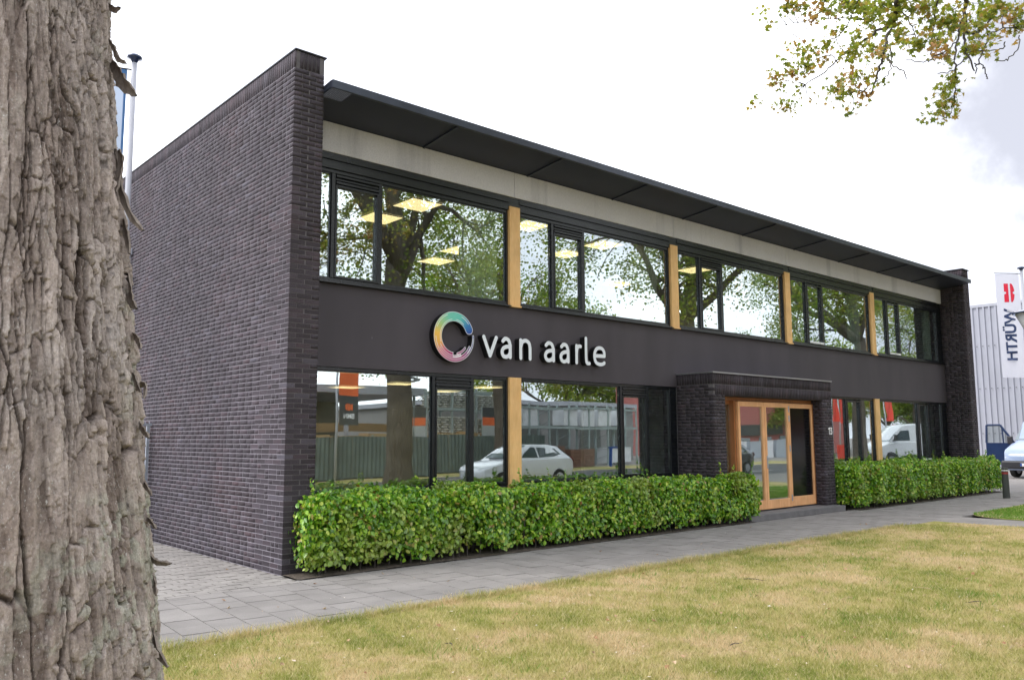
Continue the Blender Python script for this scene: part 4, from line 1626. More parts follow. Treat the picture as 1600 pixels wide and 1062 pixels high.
# ------------------------------------------------------------------ vehicles (front towards local -x)
def vehicle(name, loc, rz, stations, paint, label, wheels, wr, glass_side, screen, ww=.2, extra=None, cat='car'):
    r = empty(name, loc, label, cat, rz=rz)
    V = []; F = []
    n = 14
    for (x, z0, zb, zr, wl, wt) in stations:
        pr = [(wl*.90, z0), (wl*.98, z0+.12), (wl, (z0+zb)/2), (wl*.985, zb-.04), (wl*.93, zb), (wt+.02 if zr > zb+.05 else wl*.9, zr-.07 if zr > zb+.05 else zb+.003), (wt*.88, zr if zr > zb+.05 else zb+.006)]
        ring = [(x, -w, z) for w, z in pr]+[(x, w, z) for w, z in pr[::-1]]
        V += ring
    m_ = len(stations)
    for i in range(m_-1):
        for k in range(n):
            F.append((i*n+k, (i+1)*n+k, (i+1)*n+(k+1) % n, i*n+(k+1) % n))
    F.append(tuple(range(n))); F.append(tuple((m_-1)*n+k for k in range(n))[::-1])
    b = MB(); b.add(V, F)
    o = b.build('body', paint, r, smooth=True)
    sm = o.modifiers.new('edge', 'EDGE_SPLIT'); sm.split_angle = math.radians(32)
    for x in wheels:
        for s in (-1, 1):
            W = stations[len(stations)//2][4]
            b = MB(); b.lathe([(wr*.62, -.1), (wr*.97, -.1), (wr, -.07), (wr, .07), (wr*.97, .1), (wr*.62, .1)], 24)
            t_ = b.build('wheel', M['rubber'], r, loc=(x, s*(W-.06), wr))
            t_.rotation_euler = (math.pi/2, 0, 0)
            b = MB(); b.lathe([(.02, -.108), (wr*.6, -.1025), (wr*.63, -.09), (wr*.63, .09), (wr*.6, .1025), (.02, .108)], 20)
            ri = b.build('rim', M['rim'], t_)
    for nm, poly, mt in glass_side:
        for s in (-1, 1):
            pts = []
            for (x, z) in poly:
                # half width of body at that height, interpolated over stations
                xs = [q[0] for q in stations]
                zb = np.interp(x, xs, [q[2] for q in stations]); zr = np.interp(x, xs, [q[3] for q in stations])
                wl = np.interp(x, xs, [q[4] for q in stations]); wt = np.interp(x, xs, [q[5] for q in stations])
                f = np.clip((z-zb)/max(.05, zr-.07-zb), 0, 1)
                w = wl*.93*(1-f)+(wt+.02)*f
                pts.append((x, s*(w+.012), z))
            b = MB(); k = len(pts)
            inner = [(p[0], p[1]-s*.02, p[2]) for p in pts]
            b.add(pts+inner, [tuple(range(k)) if s < 0 else tuple(range(k))[::-1]]+[(i, (i+1) % k, k+(i+1) % k, k+i) for i in range(k)])
            b.build(nm, M[mt], r)
    for nm, quad, mt in screen:
        b = MB()
        q = [np.array(p) for p in quad]
        nrm = np.cross(q[1]-q[0], q[3]-q[0]); nrm = nrm/np.linalg.norm(nrm)*.012
        b.add([p for p in q]+[p-nrm for p in q], [(0, 1, 2, 3), (0, 4, 5, 1), (1, 5, 6, 2), (2, 6, 7, 3), (3, 7, 4, 0)])
        b.build(nm, M[mt], r)
    return r


HATCH = [(-2.05, .35, .62, .62, .62, .5), (-1.95, .25, .72, .72, .78, .6), (-1.6, .22, .84, .84, .85, .6), (-1.05, .20, .95, .96, .87, .62), (-.85, .20, .97, 1.02, .87, .66), (-.35, .20, .98, 1.34, .87, .60), (.1, .20, .99, 1.47, .87, .57), (.9, .20, 1.0, 1.47, .87, .57), (1.45, .20, 1.01, 1.40, .86, .56), (1.80, .24, 1.0, 1.18, .83, .58), (1.98, .32, .95, .97, .78, .6), (2.05, .4, .8, .8, .7, .55)]
HG = [('side_window', [(-.50, 1.02), (.22, 1.03), (.22, 1.38), (.05, 1.38), (-.38, 1.14)], 'car_glass'), ('side_window', [(.30, 1.03), (1.05, 1.05), (1.42, 1.12), (1.2, 1.33), (.30, 1.38)], 'car_glass')]
HS = [('windscreen', [(-.80, -.62, 1.055), (-.80, .62, 1.055), (-.08, .50, 1.455), (-.08, -.50, 1.455)][::-1], 'windscreen'),
      ('rear_window', [(1.50, -.50, 1.385), (1.50, .50, 1.385), (1.80, .58, 1.17), (1.80, -.58, 1.17)][::-1], 'car_glass'),
      ('headlight', [(-2.00, -.78, .60), (-2.03, -.50, .60), (-1.98, -.50, .72), (-1.86, -.76, .74)], 'lamp_glass'),
      ('headlight', [(-2.03, .50, .60), (-2.00, .78, .60), (-1.86, .76, .74), (-1.98, .50, .72)], 'lamp_glass'),
      ('tail_light', [(2.0, -.82, .85), (2.03, -.6, .85), (1.98, -.6, 1.0), (1.9, -.8, 1.02)][::-1], 'red_lamp'),
      ('tail_light', [(2.03, .6, .85), (2.0, .82, .85), (1.9, .8, 1.02), (1.98, .6, 1.0)][::-1], 'red_lamp')]
vehicle('parked_car', (14.7, -10.85, -.10), 0, HATCH, M['car_white'], 'white hatchback parked by the kerb, mirrored in the ground floor windows', (-1.3, 1.22), .31, HG, HS)
vehicle('parked_car', (27.0, -12.4, -.10), 0, HATCH, M['car_black'], 'black hatchback on the street, mirrored in the wooden doors', (-1.3, 1.22), .31, HG, HS)
VAN = [(-2.60, .42, .80, .80, .72, .6), (-2.50, .30, .98, .98, .90, .7), (-2.30, .28, 1.10, 1.10, .96, .75), (-1.75, .28, 1.30, 1.32, .985, .80), (-1.62, .28, 1.32, 1.40, .985, .84), (-.95, .28, 1.34, 2.18, .985, .78), (-.7, .28, 1.35, 2.36, .985, .76), (0, .28, 1.36, 2.44, .985, .80), (2.45, .28, 1.36, 2.44, .985, .80), (2.58, .35, 1.36, 2.38, .97, .78)]
VG = [('side_window', [(-1.42, 1.42), (-.35, 1.42), (-.35, 2.02), (-.85, 2.02)], 'car_glass')]
VS = [('windscreen', [(-1.60, -.88, 1.43), (-1.60, .88, 1.43), (-.93, .76, 2.14), (-.93, -.76, 2.14)][::-1], 'windscreen'),
      ('grille', [(-2.56, -.42, .76), (-2.56, .42, .76), (-2.46, .42, .96), (-2.46, -.42, .96)][::-1], 'dark_plastic'),
      ('headlight', [(-2.545, -.86, .76), (-2.56, -.48, .76), (-2.42, -.48, 1.03), (-2.34, -.86, 1.06)][::-1], 'lamp_glass'),
      ('headlight', [(-2.56, .48, .76), (-2.545, .86, .76), (-2.34, .86, 1.06), (-2.42, .48, 1.03)][::-1], 'lamp_glass')]


def van_extras(r, open_door, bumper='dark_plastic', rack=True):
    b = MB(); b.box(-2.70, -2.35, -.96, .96, .36, .66); b.build('bumper', M[bumper], r, bevel=.06)
    b = MB(); b.box(-2.715, -2.70, -.26, .26, .46, .57); pl = b.build('number_plate', M['white_paint'], r)
    b = MB(); b.box(-2.72, -2.716, .20, .26, .465, .565); b.build('blue_strip', M['blue_steel'], pl)
    for s in (-1, 1):
        if open_door and s > 0: continue
        b = MB(); b.box(-1.42, -1.30, s*1.03, s*1.22, 1.42, 1.78); b.build('mirror', M['dark_plastic'], r, bevel=.03)
    for s in (-1, 1):
        b = MB()
        pts = [(1.35*0-1.55+.36*math.cos(a), s*.987, .36+.40*math.sin(a)) for a in np.linspace(0, math.pi, 12)]
        b.tube(pts, .035, 6); b.build('wheel_arch', M['dark_plastic'], r)
    b = MB(); b.tube([(-2.44, -.55, 1.0), (-2.52, -.5, .74)], .02, 6); b.tube([(-2.44, .55, 1.0), (-2.52, .5, .74)], .02, 6); b.build('grille_surround', M['grey_pole'], r)
    if rack:
        b = MB()
        for x in (-.3, .9, 2.0):
            b.box(x-.02, x+.02, -.85, .85, 2.52, 2.56)
        b.box(-.6, 2.3, -.5, -.46, 2.56, 2.60); b.box(-.6, 2.3, .46, .5, 2.56, 2.60)
        b.build('roof_rack', M['dark_plastic'], r)
    if open_door:
        # front door swung out at a right angle on the local +y side
        d = empty('open_door', (-1.28, .99, 0)); d.parent = r
        d.rotation_euler = (0, 0, math.radians(8))
        b = MB()
        lo = [(0, .45), (1.02, .45), (1.08, 1.32), (0, 1.32)]
        b.box(-.035, .035, .0, 1.05, .45, 1.32)
        def beam(p, q, w=.045):
            b.tube([(0, p[0], p[1]), (0, q[0], q[1])], w, 6)
        beam((.04, 1.30), (.50, 2.02)); beam((.50, 2.02), (1.00, 2.02)); beam((1.0, 2.02), (1.04, 1.32)); beam((.42, 1.32), (.45, 1.95), .03)
        b.build('door_shell', M['car_navy'], d)
        b = MB(); b.add([(0, .08, 1.33), (0, 1.02, 1.33), (0, .98, 2.0), (0, .52, 2.0)], [(0, 1, 2, 3)]); b.build('door_glass', M['glass'], d)
        b = MB(); b.box(-.14, -.04, .06, .26, 1.28, 1.58); b.build('mirror', M['dark_plastic'], d, bevel=.03)


v1 = vehicle('parked_van', (33.1, 1.0, 0), math.radians(-6), VAN, M['car_blue'], 'pale blue van with its dark side door open at the sheet metal hall', (-1.55, 1.6), .35, VG, VS, cat='van')
van_extras(v1, True)
v2 = vehicle('parked_van', (46.0, -10.9, -.1), math.radians(32), VAN, M['car_white'], 'silver white high roof van down the street, mirrored in the last ground floor window', (-1.55, 1.6), .35, VG, VS, cat='van')
van_extras(v2, False, rack=False)

# ------------------------------------------------------------------ bollard and street lamp
bo = empty('bollard', (19.41, -1.53, 0), 'dark bollard with a red band at the corner of the right hedge', 'bollard')
b = MB(); b.lathe([(.085, 0), (.078, .70), (.078, .76), (.07, .785), (.02, .79)], 18); b.build('post', simple('dark_grey_bollard', (.045, .05, .045), .6), bo, smooth=False)
b = MB(); b.lathe([(.0795, .62), (.0805, .625), (.0805, .665), (.0795, .67)], 18); b.build('red_band', M['red_lamp'], bo)
b = MB(); b.lathe([(.0793, .70), (.0803, .705), (.0803, .72), (.0793, .725)], 18); b.build('white_band', M['white_paint'], bo)
lp = empty('street_lamp', (14.59, -3.91, 0), 'street lamp with a flat dark hat at the right edge, before the white banner', 'street lamp')
b = MB(); b.lathe([(.07, 0), (.055, 2.0), (.04, 3.52)], 14); b.build('post', M['grey_pole'], lp, smooth=True)
b = MB(); b.lathe([(.05, 3.50), (.12, 3.54), (.37, 4.09), (.37, 4.11)], 20); b.build('lamp_bowl', M['lamp_glass'], lp, smooth=True)
b = MB(); b.lathe([(.42, 4.10), (.43, 4.125), (.33, 4.17), (.12, 4.23), (.02, 4.25)], 24); b.build('lamp_hat', M['car_navy'], lp, smooth=False)

# ------------------------------------------------------------------ scatter of leaves as one mesh
def leaf_cloud(C, N, size, name, mat, parent, aspect=.62, fold=.25, seed=0, droop=None):
    """C centres (n,3), N rough normals (n,3); each leaf six vertices, folded along its midrib"""
    r = np.random.RandomState(seed)
    n = len(C)
    C = np.asarray(C, float); N = np.asarray(N, float)
    N = N/(np.linalg.norm(N, axis=1, keepdims=True)+1e-9)
    T = r.normal(size=(n, 3))
    if droop is not None: T = T*.6+np.array(droop)
    T = T-N*(T*N).sum(1, keepdims=True); T /= np.linalg.norm(T, axis=1, keepdims=True)+1e-9
    B = np.cross(N, T)
    s = size*r.uniform(.6, 1.25, n)[:, None]; w = s*aspect*.5
    f = fold*w
    base = C-T*s*.5
    tip = C+T*s*.5-N*s*.08
    V = np.stack([base, C-T*s*.18+B*w+N*f, C+T*s*.2+B*w*.8+N*f, tip, C+T*s*.2-B*w*.8+N*f, C-T*s*.18-B*w+N*f], 1).reshape(-1, 3)
    b = np.arange(n)[:, None]*6
    F = np.concatenate([b+np.array([[0, 1, 2, 3]]), b+np.array([[0, 3, 4, 5]])], 0)
    return np_mesh(name, V, F, mat, parent)


# ------------------------------------------------------------------ hedges
def hedge(loc_x0, loc_x1, yf, yb_fn, ztop_fn, n, label, seed, skip=None):
    h = empty('hedge', ((loc_x0+loc_x1)/2, yf+.3, 0), label, 'hedge', 'clipped hedges before the building')
    r = np.random.RandomState(seed)
    w = loc_x1-loc_x0
    faces = []
    # choose a face by area: front, top, back, ends
    a_f, a_t, a_b, a_e = w*.85, w*.9, w*.5, .9
    tot = a_f+a_t+a_b*.5+2*a_e
    k = r.choice(5, n, p=(lambda q: q/q.sum())(np.array([a_f*1.3, a_t, max(.01, a_b*.5-a_f*.3), a_e, a_e])))
    x = r.uniform(loc_x0, loc_x1, n)
    zt = ztop_fn(x); yb = yb_fn(x)
    y = r.uniform(0, 1, n)*(yb-yf)+yf
    z = .06+r.uniform(0, 1, n)**.85*(zt-.06)
    d = r.exponential(.075, n)
    bul = (fbm(x*2.6, z*2.3+y*2.1, 3, seed)-.5)*.42
    N = np.zeros((n, 3))
    C = np.stack([x, y, z], 1)
    m = k == 0; C[m, 1] = yf+d[m]-bul[m]+.03; N[m] = (0, -1, .45)
    m = k == 1; C[m, 2] = zt[m]-d[m]+bul[m]*.8; N[m] = (0, -.25, 1)
    m = k == 2; C[m, 1] = yb[m]-d[m]+bul[m]*.5; N[m] = (0, 1, .4)
    m = k == 3; C[m, 0] = loc_x0+d[m]-bul[m]; N[m] = (-1, 0, .35)
    m = k == 4; C[m, 0] = loc_x1-d[m]+bul[m]; N[m] = (1, 0, .35)
    # rounded upper edge
    e = (C[:, 2] > zt-.12) & (C[:, 1] < yf+.12)
    C[e, 1] += (C[e, 2]-(zt[e]-.12))*.5
    # thin, gappy foot
    keep = (C[:, 2] > .07+.16*vnoise(x*3, y*3, seed+3)) | (r.uniform(size=n) < .25)
    gap = vnoise(x*1.9, C[:, 2]*2.2, seed+8)
    keep &= (r.uniform(size=n) < np.clip(1.95-gap*1.75, 0, 1))
    if skip is not None: keep &= ~skip(C)
    C = C[keep]; N = N[keep]+r.normal(size=(keep.sum(), 3))*.55
    o = leaf_cloud(C, N, .068, 'foliage', M['hedge_leaf'], h, seed=seed, droop=(0, 0, -.7), aspect=.70)
    o.location = (-h.location[0], -h.location[1], 0)
    tag(o, kind='stuff')
    # inner leaves, darker by position only
    ni = n//7
    xi = r.uniform(loc_x0+.1, loc_x1-.1, ni); yi = yf+.12+r.uniform(0, 1, ni)*np.maximum(.02, yb_fn(xi)-yf-.2); zi = r.uniform(.15, 1, ni)*(ztop_fn(xi)-.1)
    Ci = np.stack([xi, yi, zi], 1)
    if skip is not None: Ci = Ci[~skip(Ci)]
    o = leaf_cloud(Ci, r.normal(size=(len(Ci), 3)), .08, 'inner_foliage', M['hedge_leaf'], h, seed=seed+1)
    o.location = (-h.location[0], -h.location[1], 0)
    tag(o, kind='stuff')
    # stems and side twigs
    st = MB()
    nst = int(w/.17)
    for i in range(nst):
        for row in (0, 1):
            sx = loc_x0+.1+(i+r.uniform(-.3, .3)+row*.5)*.17
            if sx > loc_x1-.08: continue
            ybk = float(yb_fn(np.array([sx]))[0])
            sy = yf+.13+r.uniform(-.03, .05) if row == 0 else (yf+ybk)/2+r.uniform(-.1, .1)
            p = [(sx, sy, -.02)]
            for s in range(1, 5):
                p.append((sx+r.uniform(-.03, .03)*s*.6, sy+r.uniform(-.02, .02)*s, .18*s))
            st.tube([(a-h.location[0], b_-h.location[1], c) for a, b_, c in p], [.011, .009, .007, .005, .003], 5, cap=False)
    tag(st.build('stems', M['twig'], h), kind='stuff')
    # long shoots sticking out of the top
    sh = MB(); LC = []; LN = []
    ns = int(w*9)
    for i in range(ns):
        sx = r.uniform(loc_x0+.1, loc_x1-.1)
        ybk = float(yb_fn(np.array([sx]))[0]); sy = r.uniform(yf+.08, ybk-.05)
        zt_ = float(ztop_fn(np.array([sx]))[0]); ln = r.uniform(.03, .11)+(r.uniform(.08, .22) if r.uniform() < .22 else 0)
        lx, ly = r.uniform(-.35, .35, 2)
        p0 = np.array([sx, sy, zt_-.08]); p1 = p0+np.array([lx*ln, ly*ln, ln+.08])
        sh.tube([p0-np.array(h.location), p1-np.array(h.location)], [.0025, .001], 4, cap=False)
        for t in np.linspace(.45, 1, 3+int(ln*40)):
            LC.append(p0+(p1-p0)*t+r.normal(size=3)*.013); LN.append(r.normal(size=3)+np.array([0, -.3, .6]))
    tag(sh.build('shoots', M['twig'], h), kind='stuff')
    o = leaf_cloud(np.array(LC), np.array(LN), .052, 'shoot_leaves', M['hedge_leaf'], h, seed=seed+5)
    o.location = (-h.location[0], -h.location[1], 0)
    tag(o, kind='stuff')
    return h


hedge(.20, 9.62, -.40, lambda x: np.where(x < .47, -.06, np.where(x > 8.52, -.20, .52)), lambda x: .905-.0085*x, 50000,
      'long clipped green hedge before the ground floor windows, from the left corner to the doors', 21)
hedge(13.32, 21.95, -.60, lambda x: np.where(x > 21.6, -.06, .50), lambda x: .93+0*x, 46000,
      'clipped green hedge right of the entrance, ending at the bollard', 33)


# ------------------------------------------------------------------ big foreground trunk
TX, TY = -4.35, -7.04
sil = [(-40, 169), (0, 172), (100, 176), (200, 185), (300, 195), (400, 204), (500, 210), (600, 219), (700, 226), (800, 236), (900, 246), (1000, 254), (1062, 260), (1120, 268)]
zs = []; Rs = []
for py, px in sil:
    D = FW+RT*(px-800)/FPX-UP*(py-531)/FPX
    hx = D[:2]/np.linalg.norm(D[:2])
    v = np.array([TX, TY])-CAM[:2]
    t = v @ hx
    Rs.append(abs(v[0]*hx[1]-v[1]*hx[0])); zs.append(CAM[2]+D[2]*t/np.linalg.norm(D[:2]))
zs = np.array(zs)[::-1]; Rs = np.array(Rs)[::-1]


def trunk_r(z):
    z = np.asarray(z, float)
    r = np.interp(z, zs, Rs)
    lo = z < zs[0]
    r = np.where(lo, Rs[0]+(zs[0]-z)**1.6*.28, r)
    return np.where(z > zs[-1], np.maximum(.30, Rs[-1]-(z-zs[-1])*.018), r)


hero = empty('maple_tree', (TX, TY, 0), 'huge rough trunk with peeling flaky bark filling the left edge', 'tree')
# columns are dense on the side facing the camera
to_cam = math.atan2(CAM[1]-TY, CAM[0]-TX)
fine = np.linspace(to_cam-.35, to_cam+1.85, 430)
coarse = np.linspace(to_cam+1.85, to_cam-.35+2*math.pi, 50)[1:-1]
TH = np.concatenate([fine, coarse])
ZZ = np.concatenate([np.linspace(-.05, .90, 40)[:-1], np.linspace(.90, 2.86, 690), np.linspace(2.86, 7.2, 60)[1:]])
th, zz = np.meshgrid(TH, ZZ)
rb = trunk_r(zz)
u = (th-to_cam)*.42                       # metres round the trunk
# periodic closure is behind the trunk, out of sight
wu = u+.022*(fbm(u*7, zz*1.6, 3, 1)-.5)+.012*(fbm(u*30, zz*9, 3, 2)-.5)+.05*(fbm(zz*1.1, u*2, 2, 5)-.5)
wz = zz+.10*(fbm(u*9, zz*3, 3, 3)-.5)
right = np.clip((u-.02)/.40, 0, 1)        # rougher towards the silhouette
f1, f2, rc, ox, oy = voronoi(wu/.048, wz/.42, 10)
e1 = f2-f1
plate = np.clip(e1/.10, 0, 1); plate = plate*plate*(3-2*plate)
tilt = (rc-.5)*ox*.9+(np.modf(rc*7.3)[0]-.5)*oy*.5
g1, g2, gc, gx, gy = voronoi(wu/.024, wz/.13, 40)
e2 = g2-g1
pl2 = np.clip(e2/.14, 0, 1)
f3, f4, hc, hx_, hy_ = voronoi(wu/.012, wz/.038, 70)
step3 = hc
fiss = np.abs(fbm(wu*26, zz*1.5, 4, 60)-.5)*2
fiss = np.clip(fiss/.16, 0, 1)
smoothm = np.clip((fbm(u*4, zz*1.2, 3, 90)-.46)*6, 0, 1)*(1-right*.8)
amp = .55+.75*right
m1 = np.clip((fbm(u*9, zz*2.4, 3, 201)-.40+.22*right)*7, 0, 1)
m2 = np.clip((fbm(u*12, zz*4, 3, 202)-.50+.30*right)*7, 0, 1)
sh1 = np.clip(e1/.045, 0, 1)
sh2 = np.clip(e2/.07, 0, 1)
hx = lambda q, k_: np.modf(q*k_)[0]
disp = (sh1-1)*.024*m1*(.5+.5*right)+(rc-.5)*.0095*(.45+.9*right)+ox*(hx(rc, 7.3)-.5)*.014*(.3+right)
disp += ((sh2-1)*.013+(gc-.5)*.0075+gx*(hx(gc, 5.1)-.5)*.012)*m2*(.35+.75*right)
disp += ((step3-.5)*.0048+hx_*(np.modf(hc*9.7)[0]-.5)*.009-hy_*.002)*(.45+.55*m2)
vn = np.abs(fbm(wu*15+.4*fbm(u*20, zz*6, 2, 66), zz*1.0, 3, 60)-.5)
disp += -(1-np.clip(vn/.020, 0, 1))*.024*np.clip((fbm(u*6, zz*2.2, 2, 204)-.36)*6, 0, 1)
vn2 = np.abs(fbm(wu*34, zz*2.6, 3, 160)-.5)
disp += -(1-np.clip(vn2/.03, 0, 1))*.010*(.35+.65*m2)
hn_ = np.abs(fbm(wu*9+3, zz*26, 3, 260)-.5)
disp += (fbm(wu*150, zz*9, 4, 261)-.5)*.0065
disp += (fbm(u*60, zz*30, 4, 61)-.5)*.0045+(fbm(u*190, zz*110, 3, 62)-.5)*.0030
low = (fbm(u*5, zz*1.3, 3, 77)-.5)*.026
disp += low
disp = low+(disp-low)*1.4
fadez = np.clip((zz+.1)/.3, 0, 1)
R = rb-.010+disp*fadez
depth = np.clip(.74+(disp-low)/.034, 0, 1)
lich = np.clip((fbm(u*42, zz*34, 4, 100)-.55)*12, 0, 1)*np.clip((fbm(u*3.5, zz*2.2, 3, 101)-.55)*9, 0, 1)*.5
edge_l = np.clip((u-.40)/.12, 0, 1)*np.clip((fbm(u*40, zz*26, 3, 102)-.50)*9, 0, 1)*np.clip((2.15-zz)*2.2, 0, 1)*.75
lich = np.maximum(lich, edge_l)
X = R*np.cos(th); Y = R*np.sin(th)
nv, nu = th.shape
idx = np.arange(nv*nu).reshape(nv, nu)
nxt = np.roll(idx, -1, 1)
F = np.stack([idx[:-1], nxt[:-1], nxt[1:], idx[1:]], -1).reshape(-1, 4)
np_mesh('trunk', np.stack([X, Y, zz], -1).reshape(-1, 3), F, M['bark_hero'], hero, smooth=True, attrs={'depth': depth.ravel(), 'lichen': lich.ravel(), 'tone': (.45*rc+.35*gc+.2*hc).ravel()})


def at_px(px, py, dist):
    D = FW+RT*(px-800)/FPX-UP*(py-531)/FPX
    return CAM+D*dist/np.linalg.norm(D[:2])


def flake(pts_px, w, thick=.004, curl=.35, dd=0.0):
    """strip of bark peeling off: spine through the given points, at the trunk's right edge"""
    P3 = []
    for k, (px, py) in enumerate(pts_px):
        P3.append(at_px(px, py, 2.33+dd-.035*k))
    pts = []
    n = 14
    for i in range(n+1):
        t = i/n*(len(P3)-1); a = min(int(t), len(P3)-2); f = t-a
        p0 = P3[max(a-1, 0)]; p1 = P3[a]; p2 = P3[a+1]; p3 = P3[min(a+2, len(P3)-1)]
        pts.append(.5*((2*p1)+(-p0+p2)*f+(2*p0-5*p1+4*p2-p3)*f*f+(-p0+3*p1-3*p2+p3)*f**3))
    view = np.array([FW[0], FW[1], 0.0]); view /= np.linalg.norm(view)
    V = []; F = []
    m_ = 5
    for i, p in enumerate(pts):
        a = pts[max(i-1, 0)]; b = pts[min(i+1, n)]
        d = (b-a)/np.linalg.norm(b-a)
        side = np.cross(view, d); side /= np.linalg.norm(side)
        side = side*.8+view*.6; side /= np.linalg.norm(side)
        nn = np.cross(d, side)
        tt = i/n
        ww = w*(.55+.9*math.sin(min(1, tt*1.25)*math.pi*.62))*(1-tt**5*.8)*(1+.18*math.sin(i*2.3+w*900))
        for s in (0, 1):
            for k in range(m_):
                q = (k/(m_-1)-.5)
                V.append(p+side*q*ww+nn*((1-4*q*q)*curl*ww*.5+(thick if s else 0)*(1+.5*math.sin(i*1.7+k))))
    for i in range(n):
        b0 = i*2*m_; b1 = b0+2*m_
        for k in range(m_-1):
            F.append((b0+k, b0+k+1, b1+k+1, b1+k))
            F.append((b0+m_+k+1, b0+m_+k, b1+m_+k, b1+m_+k+1))
        F.append((b0, b1, b1+m_, b0+m_)); F.append((b0+m_-1, b0+2*m_-1, b1+2*m_-1, b1+m_-1))
    V = [tuple(np.array(v)-np.array([TX, TY, 0])) for v in V]
    b = MB(); b.add(V, F)
    return b.build('bark_flake', M['bark_flake'], hero, smooth=False)


t_ = NT('peeling_bark_strip')
p_ = t_.pos()
n_ = t_.noise(t_.pos((1, 1, .3)), 60, 5, .65)
c_ = t_.ramp(n_, [(0.3, (0.15, 0.12, 0.10)), (0.7, (0.33, 0.28, 0.24))])
M['bark_flake'] = t_.done(t_.bsdf(c_, .9, 0, t_.bump(n_, .8, .004), .2))
flake([(172, 96), (181, 112), (190, 130), (211, 149)], .030)
flake([(169, 62), (177, 76), (183, 92), (196, 99)], .012)
flake([(178, 236), (184, 272), (188, 300), (203, 338), (222, 360)], .016, .006)
flake([(184, 234), (188, 250), (184, 275), (180, 300)], .020)
flake([(185, 312), (191, 345), (197, 372), (201, 396)], .016)
flake([(193, 410), (199, 445), (203, 470), (212, 482)], .022)
flake([(205, 575), (212, 600), (219, 612)], .012)
flake([(212, 610), (222, 600), (226, 606), (224, 622)], .012)
flake([(214, 655), (220, 668), (232, 684)], .014)
flake([(212, 735), (222, 752), (236, 774)], .012)
flake([(218, 800), (232, 812), (243, 826)], .010)
flake([(222, 848), (232, 868), (245, 879), (266, 881)], .013, .005)
flake([(232, 930), (234, 970), (240, 1010), (261, 1042)], .022)
flake([(160, 0), (168, 8), (178, 16), (186, 12)], .012)
flake([(200, 520), (212, 528), (219, 545)], .014)
flake([(228, 880), (238, 905), (243, 930)], .014)
# lifted plates on the face of the trunk
rr = np.random.RandomState(3)
for k in range(0):
    uu = rr.uniform(.34, .58); z0 = rr.uniform(.95, 2.75); a = to_cam+uu/.42
    w = rr.uniform(.012, .03); h = rr.uniform(.04, .13)
    rr_ = float(trunk_r(z0))
    V = []; F = []
    n = 8
    hook = rr.choice([-1, 1])
    lift = rr.uniform(.006, .018)
    for i in range(n+1):
        t = i/n
        ww = w*math.sin(math.pi*(.12+.8*t))**.6*(1+.2*math.sin(i*2.1+k))
        aa = a+hook*.03*math.sin(t*2.2)
        out = rr_+.001+lift*t*t
        for s in (0, 1):
            for q in (-.5, 0, .5):
                ang = aa+q*ww/.42
                rad = out+(0.004 if s else -.012)+(.002 if q == 0 else 0)
                V.append((rad*math.cos(ang), rad*math.sin(ang), z0-h*t))
    for i in range(n):
        b0 = i*6; b1 = b0+6
        F += [(b0+3, b0+4, b1+4, b1+3), (b0+4, b0+5, b1+5, b1+4), (b0, b1, b1+1, b0+1), (b0+1, b1+1, b1+2, b0+2), (b0, b0+3, b1+3, b1), (b0+2, b1+2, b1+5, b0+5)]
    F += [(0, 1, 4, 3), (1, 2, 5, 4), (n*6, n*6+3, n*6+4, n*6+1), (n*6+1, n*6+4, n*6+5, n*6+2)]
    b = MB(); b.add(V, F); b.build('bark_flake', M['bark'], hero)


# ------------------------------------------------------------------ trees
def grow(seed, H, R, fork, rad, nlimb=6):
    """limbs as poly-tubes and the points that carry leaves"""
    r = np.random.RandomState(seed)
    tubes = []; tips = []

    def branch(p, d, ln, rd, lev):
        n = 4
        pts = [p]; rds = [rd]
        for i in range(n):
            d = d+r.normal(size=3)*.16+np.array([0, 0, .05 if lev < 2 else -.04])
            d /= np.linalg.norm(d)
            p = p+d*ln/n
            pts.append(p); rds.append(rd*(1-.62*(i+1)/n))
            if lev >= 1: tips.append((p, lev))
        tubes.append((pts, rds, lev))
        if lev < 3:
            for k in range(5 if lev == 0 else 4):
                t = r.uniform(.35, 1.0); i = min(int(t*n), n-1)
                q = pts[i]+(pts[i+1]-pts[i])*(t*n-i)
                dd = d+r.normal(size=3)*.75
                dd[2] = dd[2]*.6+.05
                dd /= np.linalg.norm(dd)
                branch(q, dd, ln*r.uniform(.5, .72), rd*.42, lev+1)
    for k in range(nlimb):
        a = 2*math.pi*k/nlimb+r.uniform(-.4, .4)
        el = r.uniform(.5, 1.15) if k else 1.4
        d = np.array([math.cos(a)*math.cos(el), math.sin(a)*math.cos(el), math.sin(el)])
        branch(np.array([0, 0, fork-.15+r.uniform(-.7, .1)*(k > 0)]), d, (H-fork)*.58 if el > .9 else R*.72, rad*(.72 if k == 0 else .50), 0)
    return tubes, tips


